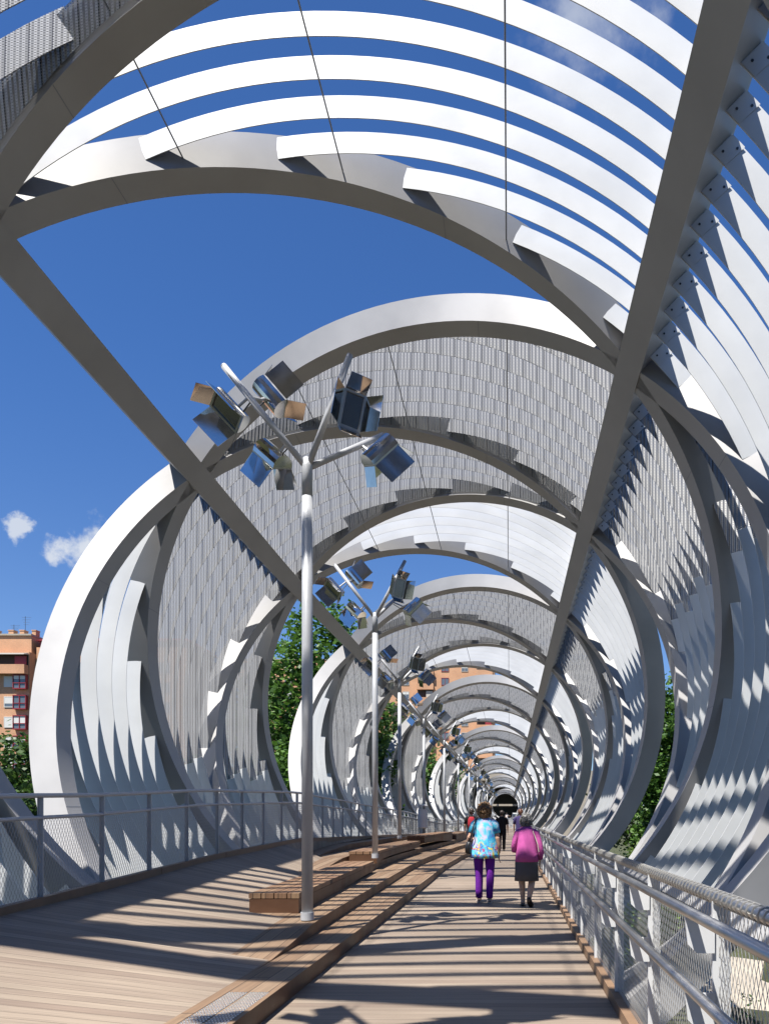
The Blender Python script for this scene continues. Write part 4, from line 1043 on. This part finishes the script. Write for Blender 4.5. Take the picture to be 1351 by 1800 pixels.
def flats(x0, x1, y, zt, label, floors, bay, seed):
    rg = random.Random(seed); r = empty('apartment_block', ((x0 + x1) / 2, y, GZ), label, 'building', 'orange brick apartment blocks'); ox, oy, oz = (x0 + x1) / 2, y, GZ
    m = MB(); m.box(x0 - ox, x1 - ox, 0, 14, 0, zt - oz); wl = m.build('wall', M_brick, r)
    m = MB(); m.box(x0 - ox - .1, x1 - ox + .1, -.1, 14.1, zt - oz, zt - oz + .25); rf = m.build('roof', M_conc, r)
    for i in range(int((x1 - x0) / 7)):
        cx = x0 - ox + 3 + i * 7 + rg.uniform(-1, 1); m = MB(); m.box(cx, cx + 1.1, 3, 4.2, zt - oz + .25, zt - oz + 1.9); m.box(cx - .08, cx + 1.18, 2.92, 4.28, zt - oz + 1.9, zt - oz + 2.05); m.build('chimney', M_brick, rf)
    n = int((x1 - x0) / bay); fh = 3.05
    for f in range(floors):
        zb = zt - oz - 3.1 - f * fh
        if zb < .5: break
        for i in range(n):
            xa = x0 - ox + (i + .5) * (x1 - x0) / n; kind = (i + seed) % 3
            if kind == 2:                      # loggia: flat dark panel with shade in its colour, brick parapet, red frame
                m = MB(); m.box(xa - 1.7, xa + 1.7, -.03, .02, zb - .1, zb + 2.5); m.build('loggia_shade', M_recess_shade, r)
                m = MB(); m.box(xa - 1.85, xa + 1.85, -.9, -.03, zb - .55, zb + .75); m.build('parapet', M_brick, r)
                if rg.random() < .7: m = MB(); m.box(xa + .2, xa + 1.6, -.5, -.42, zb + .75, zb + 2.2); m.build('awning', M_red if rg.random() < .5 else M_awn, r)
            else:
                col = M_red if kind == 0 else M_awn; hw = .85 if kind == 0 else .75
                fr = MB()
                for (a, b, c, d) in ((-hw, hw, 0, .09), (-hw, hw, 1.55, 1.65), (-hw, -hw + .09, .09, 1.55), (hw - .09, hw, .09, 1.55), (-.04, .04, .09, 1.55)): fr.box(xa + a, xa + b, -.10, -.004, zb + .5 + c, zb + .5 + d)
                w_ = fr.build('window', col, r); m = MB(); m.box(xa - hw + .09, xa + hw - .09, -.045, -.02, zb + .59, zb + 2.05); m.build('pane', M_win, w_)
                if rg.random() < .6: m = MB(); hh = rg.uniform(.4, 1.1); m.box(xa - hw + .09, xa + hw - .09, -.075, -.05, zb + 2.05 - hh, zb + 2.05); m.build('blind', M_blind, w_)
    return r
def block(px0, px1, y, ytop, depth_):
    zt = EYE + (PY - ytop) / FPX * y; m = MB(); m.box(at(px0, y), at(px1, y), 0, depth_, 0, zt - GZ); return m, zt
BY = 115.0
def bz_(ypx): return EYE + (PY - ypx) / FPX * BY - GZ
def bx_(px): return at(px, BY)
r = empty('apartment_block', (0, BY, GZ), 'orange brick flats with red window bays at the left edge', 'building', 'orange brick apartment blocks')
m = MB(); m.box(bx_(-420), bx_(52), 0, 14, 0, bz_(1146)); m.box(bx_(-420), bx_(47), 1.2, 13, bz_(1146), bz_(1114)); wl = m.build('wall', M_brick, r)
m = MB(); m.box(bx_(-421), bx_(48), 1.0, 13.2, bz_(1114), bz_(1111)); rf = m.build('roof', M_conc, r)
for a_, b2 in ((-30, -20), (0, 9), (20, 28), (42, 49)):
    m = MB(); m.box(bx_(a_), bx_(b2), 2, 3, bz_(1111), bz_(1103)); m.box(bx_(a_) - .06, bx_(b2) + .06, 1.94, 3.06, bz_(1103), bz_(1101.5)); m.build('chimney', M_brick, rf)
for off in (0, -62, -124):                    # bays repeat leftwards
    m = MB(); m.box(bx_(-10 + off), bx_(50 + off), -.05, .02, bz_(1171), bz_(1150)); lg = m.build('loggia_shade', M_recess_shade, r)  # flat dark panel on the wall, painted as the shade inside the balcony
    m = MB(); m.box(bx_(-11 + off), bx_(51 + off), -1.1, -.05, bz_(1186), bz_(1170)); m.build('parapet', M_brick, lg)
    m = MB(); m.box(bx_(30 + off), bx_(50 + off), -.5, -.4, bz_(1170), bz_(1154)); m.build('curtain', M_red, lg)
    m = MB(); m.hexa([(bx_(-10 + off), -1.2, bz_(1153)), (bx_(51 + off), -1.2, bz_(1153)), (bx_(51 + off), -.05, bz_(1151)), (bx_(-10 + off), -.05, bz_(1151)), (bx_(-10 + off), -1.2, bz_(1151.5)), (bx_(51 + off), -1.2, bz_(1151.5)), (bx_(51 + off), -.05, bz_(1148)), (bx_(-10 + off), -.05, bz_(1148))]); m.build('awning', M_awn, lg)
    for f in range(7):
        yb = 1212 + f * 35.5
        if bz_(yb) < .5: break
        x0_, x1_ = bx_(27 + off), bx_(50 + off); z0_, z1_ = bz_(yb), bz_(yb - 25); m = MB(); zm = z0_ + (z1_ - z0_) * .42
        for (a1, a2, c1, c2) in ((x0_, x1_, z0_, z0_ + .14), (x0_, x1_, z1_ - .14, z1_), (x0_, x1_, zm - .05, zm + .05)): m.box(a1, a2, -.62, -.02, c1, c2)
        for xx in (x0_, x0_ + (x1_ - x0_) * .5 - .05, x1_ - .1): m.box(xx, xx + .1, -.60, -.02, z0_ + .145, zm - .055); m.box(xx, xx + .1, -.60, -.02, zm + .055, z1_ - .145)
        wb = m.build('window_bay', M_red, r); m = MB(); m.box(x0_ + .1, x1_ - .1, -.5, -.46, z0_ + .14, z1_ - .14); m.build('pane', M_win, wb)
        if f % 3 != 1: m = MB(); m.box(x0_ + .12, x1_ - .12, -.53, -.505, z1_ - .14 - (.5 + .3 * f % .7), z1_ - .145); m.build('blind', M_blind, wb)
        x0_, x1_ = bx_(8 + off), bx_(25 + off); z0_, z1_ = bz_(yb - 4), bz_(yb - 23); m = MB()
        for (a1, a2, c1, c2) in ((x0_, x1_, z0_, z0_ + .1), (x0_, x1_, z1_ - .1, z1_)): m.box(a1, a2, -.1, -.02, c1, c2)
        for xx in (x0_, x1_ - .09): m.box(xx, xx + .09, -.1, -.02, z0_ + .1, z1_ - .1)
        wb = m.build('window', M_blind, r); m = MB(); m.box(x0_ + .09, x1_ - .09, -.06, -.03, z0_ + .1, z1_ - .1); m.build('pane', M_win, wb)
        m = MB(); m.box(x0_ + .09, x1_ - .09, -.085, -.065, z0_ + .1 + (.0 if f % 2 == 0 else .45), z1_ - .1); m.build('blind', M_blind, wb)
r = empty('apartment_block', (bx_(52) + .15, BY + 1.5, GZ), 'orange brick flats with a red attic behind the outer white rib', 'building', 'orange brick apartment blocks')
m = MB(); m.box(0, 22, 0, 14, 0, bz_(1134)); m.build('wall', M_brick, r)
m = MB(); z_ = bz_(1134); m.box(.3, 21.5, .3, 12, z_, bz_(1122)); m.hexa([(-.1, -.2, bz_(1122)), (22.1, -.2, bz_(1122)), (22.1, 13, bz_(1122)), (-.1, 13, bz_(1122)), (1.2, 2.5, bz_(1111)), (21, 2.5, bz_(1111)), (21, 10, bz_(1111)), (1.2, 10, bz_(1111))]); m.build('attic', M_red, r)
for i in range(5):
    m = MB(); m.box(.8 + i * 4.2, 2.4 + i * 4.2, .20, .28, z_ + .1, bz_(1123)); m.build('attic_window', M_win, r)
    for f in range(8):
        zb = bz_(1180 + f * 35.5)
        if zb < .6: break
        m = MB()
        for (a1, a2, c1, c2) in ((0, 1.7, 0, .1), (0, 1.7, 1.5, 1.6), (0, .1, .1, 1.5), (1.6, 1.7, .1, 1.5), (.8, .9, .1, 1.5)): m.box(1 + i * 4.2 + a1, 1 + i * 4.2 + a2, -.1, -.01, zb + c1, zb + c2)
        wb = m.build('window', M_red, r); m = MB(); m.box(1.1 + i * 4.2, 2.6 + i * 4.2, -.05, -.02, zb + .1, zb + 1.5); m.build('pane', M_win, wb)
flats(at(420, 178), at(868, 178), 178, 36.6, 'tall orange brick block above the far end of the tunnel', 13, 4.2, 2)
flats(at(470, 96), at(690, 96), 96, 15, 'orange brick block glimpsed through the plane trees', 6, 4.0, 3)
# rooftop aerials
def aerial(x, y, z, h, label):
    m = MB(); m.tube([(0, 0, 0), (0, 0, h)], .03, 6)
    for q in range(4): m.tube([(-.5 + .08*q, 0, h * (.95 - .12*q)), (.9 - .12*q, 0, h * (.95 - .12*q))], .015, 4)
    tag(m.build('roof_aerial', M_dark, None, loc=(x, y, z)), label, 'aerial', 'aerials on the brick flats')
aerial(at(45, 118), 118, bz_(1111) + GZ + .02, 3.0, 'tall rooftop aerial on the orange flats at the left edge'); aerial(at(25, 119), 119, bz_(1111) + GZ + .02, 2.0, 'shorter rooftop aerial left of the tall one')
# far end: dark underpass below a road slab, with a lit lintel and a white van
m = MB(); yF = 146; zf = .45
m.box(-16, -7.0, yF, yF + 30, -4, 10); m.box(7, 16, yF, yF + 30, -4, 10); m.box(-7.0, 7, yF + .003, yF + 30, 8.2, 10); m.box(-7.0, 7, yF + 29, yF + 30, -4, 8.2)
m.box(-6.998, 6.998, yF - 4, yF + 29, -4, zf - .02)
o = m.build('underpass', M_conc); tag(o, 'dark concrete underpass at the far end of the walkway', 'underpass')
m = MB(); m.box(-3.4, 2.0, yF - .6, yF - .1, 3.5, 3.85); tag(m.build('lintel_beam', M_conc), 'pale sunlit beam across the underpass mouth', 'beam')
vn = empty('parked_van', (1.3, yF - 9, zf), 'small white van at the dark far end of the walkway', 'van')
m = MB(); m.hexa([(-.9, 0, .35), (.9, 0, .35), (.9, 3.6, .35), (-.9, 3.6, .35), (-.8, .1, 1.75), (.8, .1, 1.75), (.8, 3.2, 1.75), (-.8, 3.2, 1.75)]); m.build('body', mat('van_paint', (.75, .75, .74), .3), vn)
m = MB(); m.hexa([(-.70, -.0, 1.05), (.70, -.0, 1.05), (.70, .08, 1.05), (-.70, .08, 1.05), (-.64, .06, 1.6), (.64, .06, 1.6), (.64, .12, 1.6), (-.64, .12, 1.6)]); m.build('rear_window', M_win, vn)
for sx in (-1, 1):
    for yy in (.6, 2.9):
        m = MB(); m.tube([(sx * .82 - .1, yy, .32), (sx * .82 + .1, yy, .32)], .32, 16); m.build('wheel', M_dark, vn)
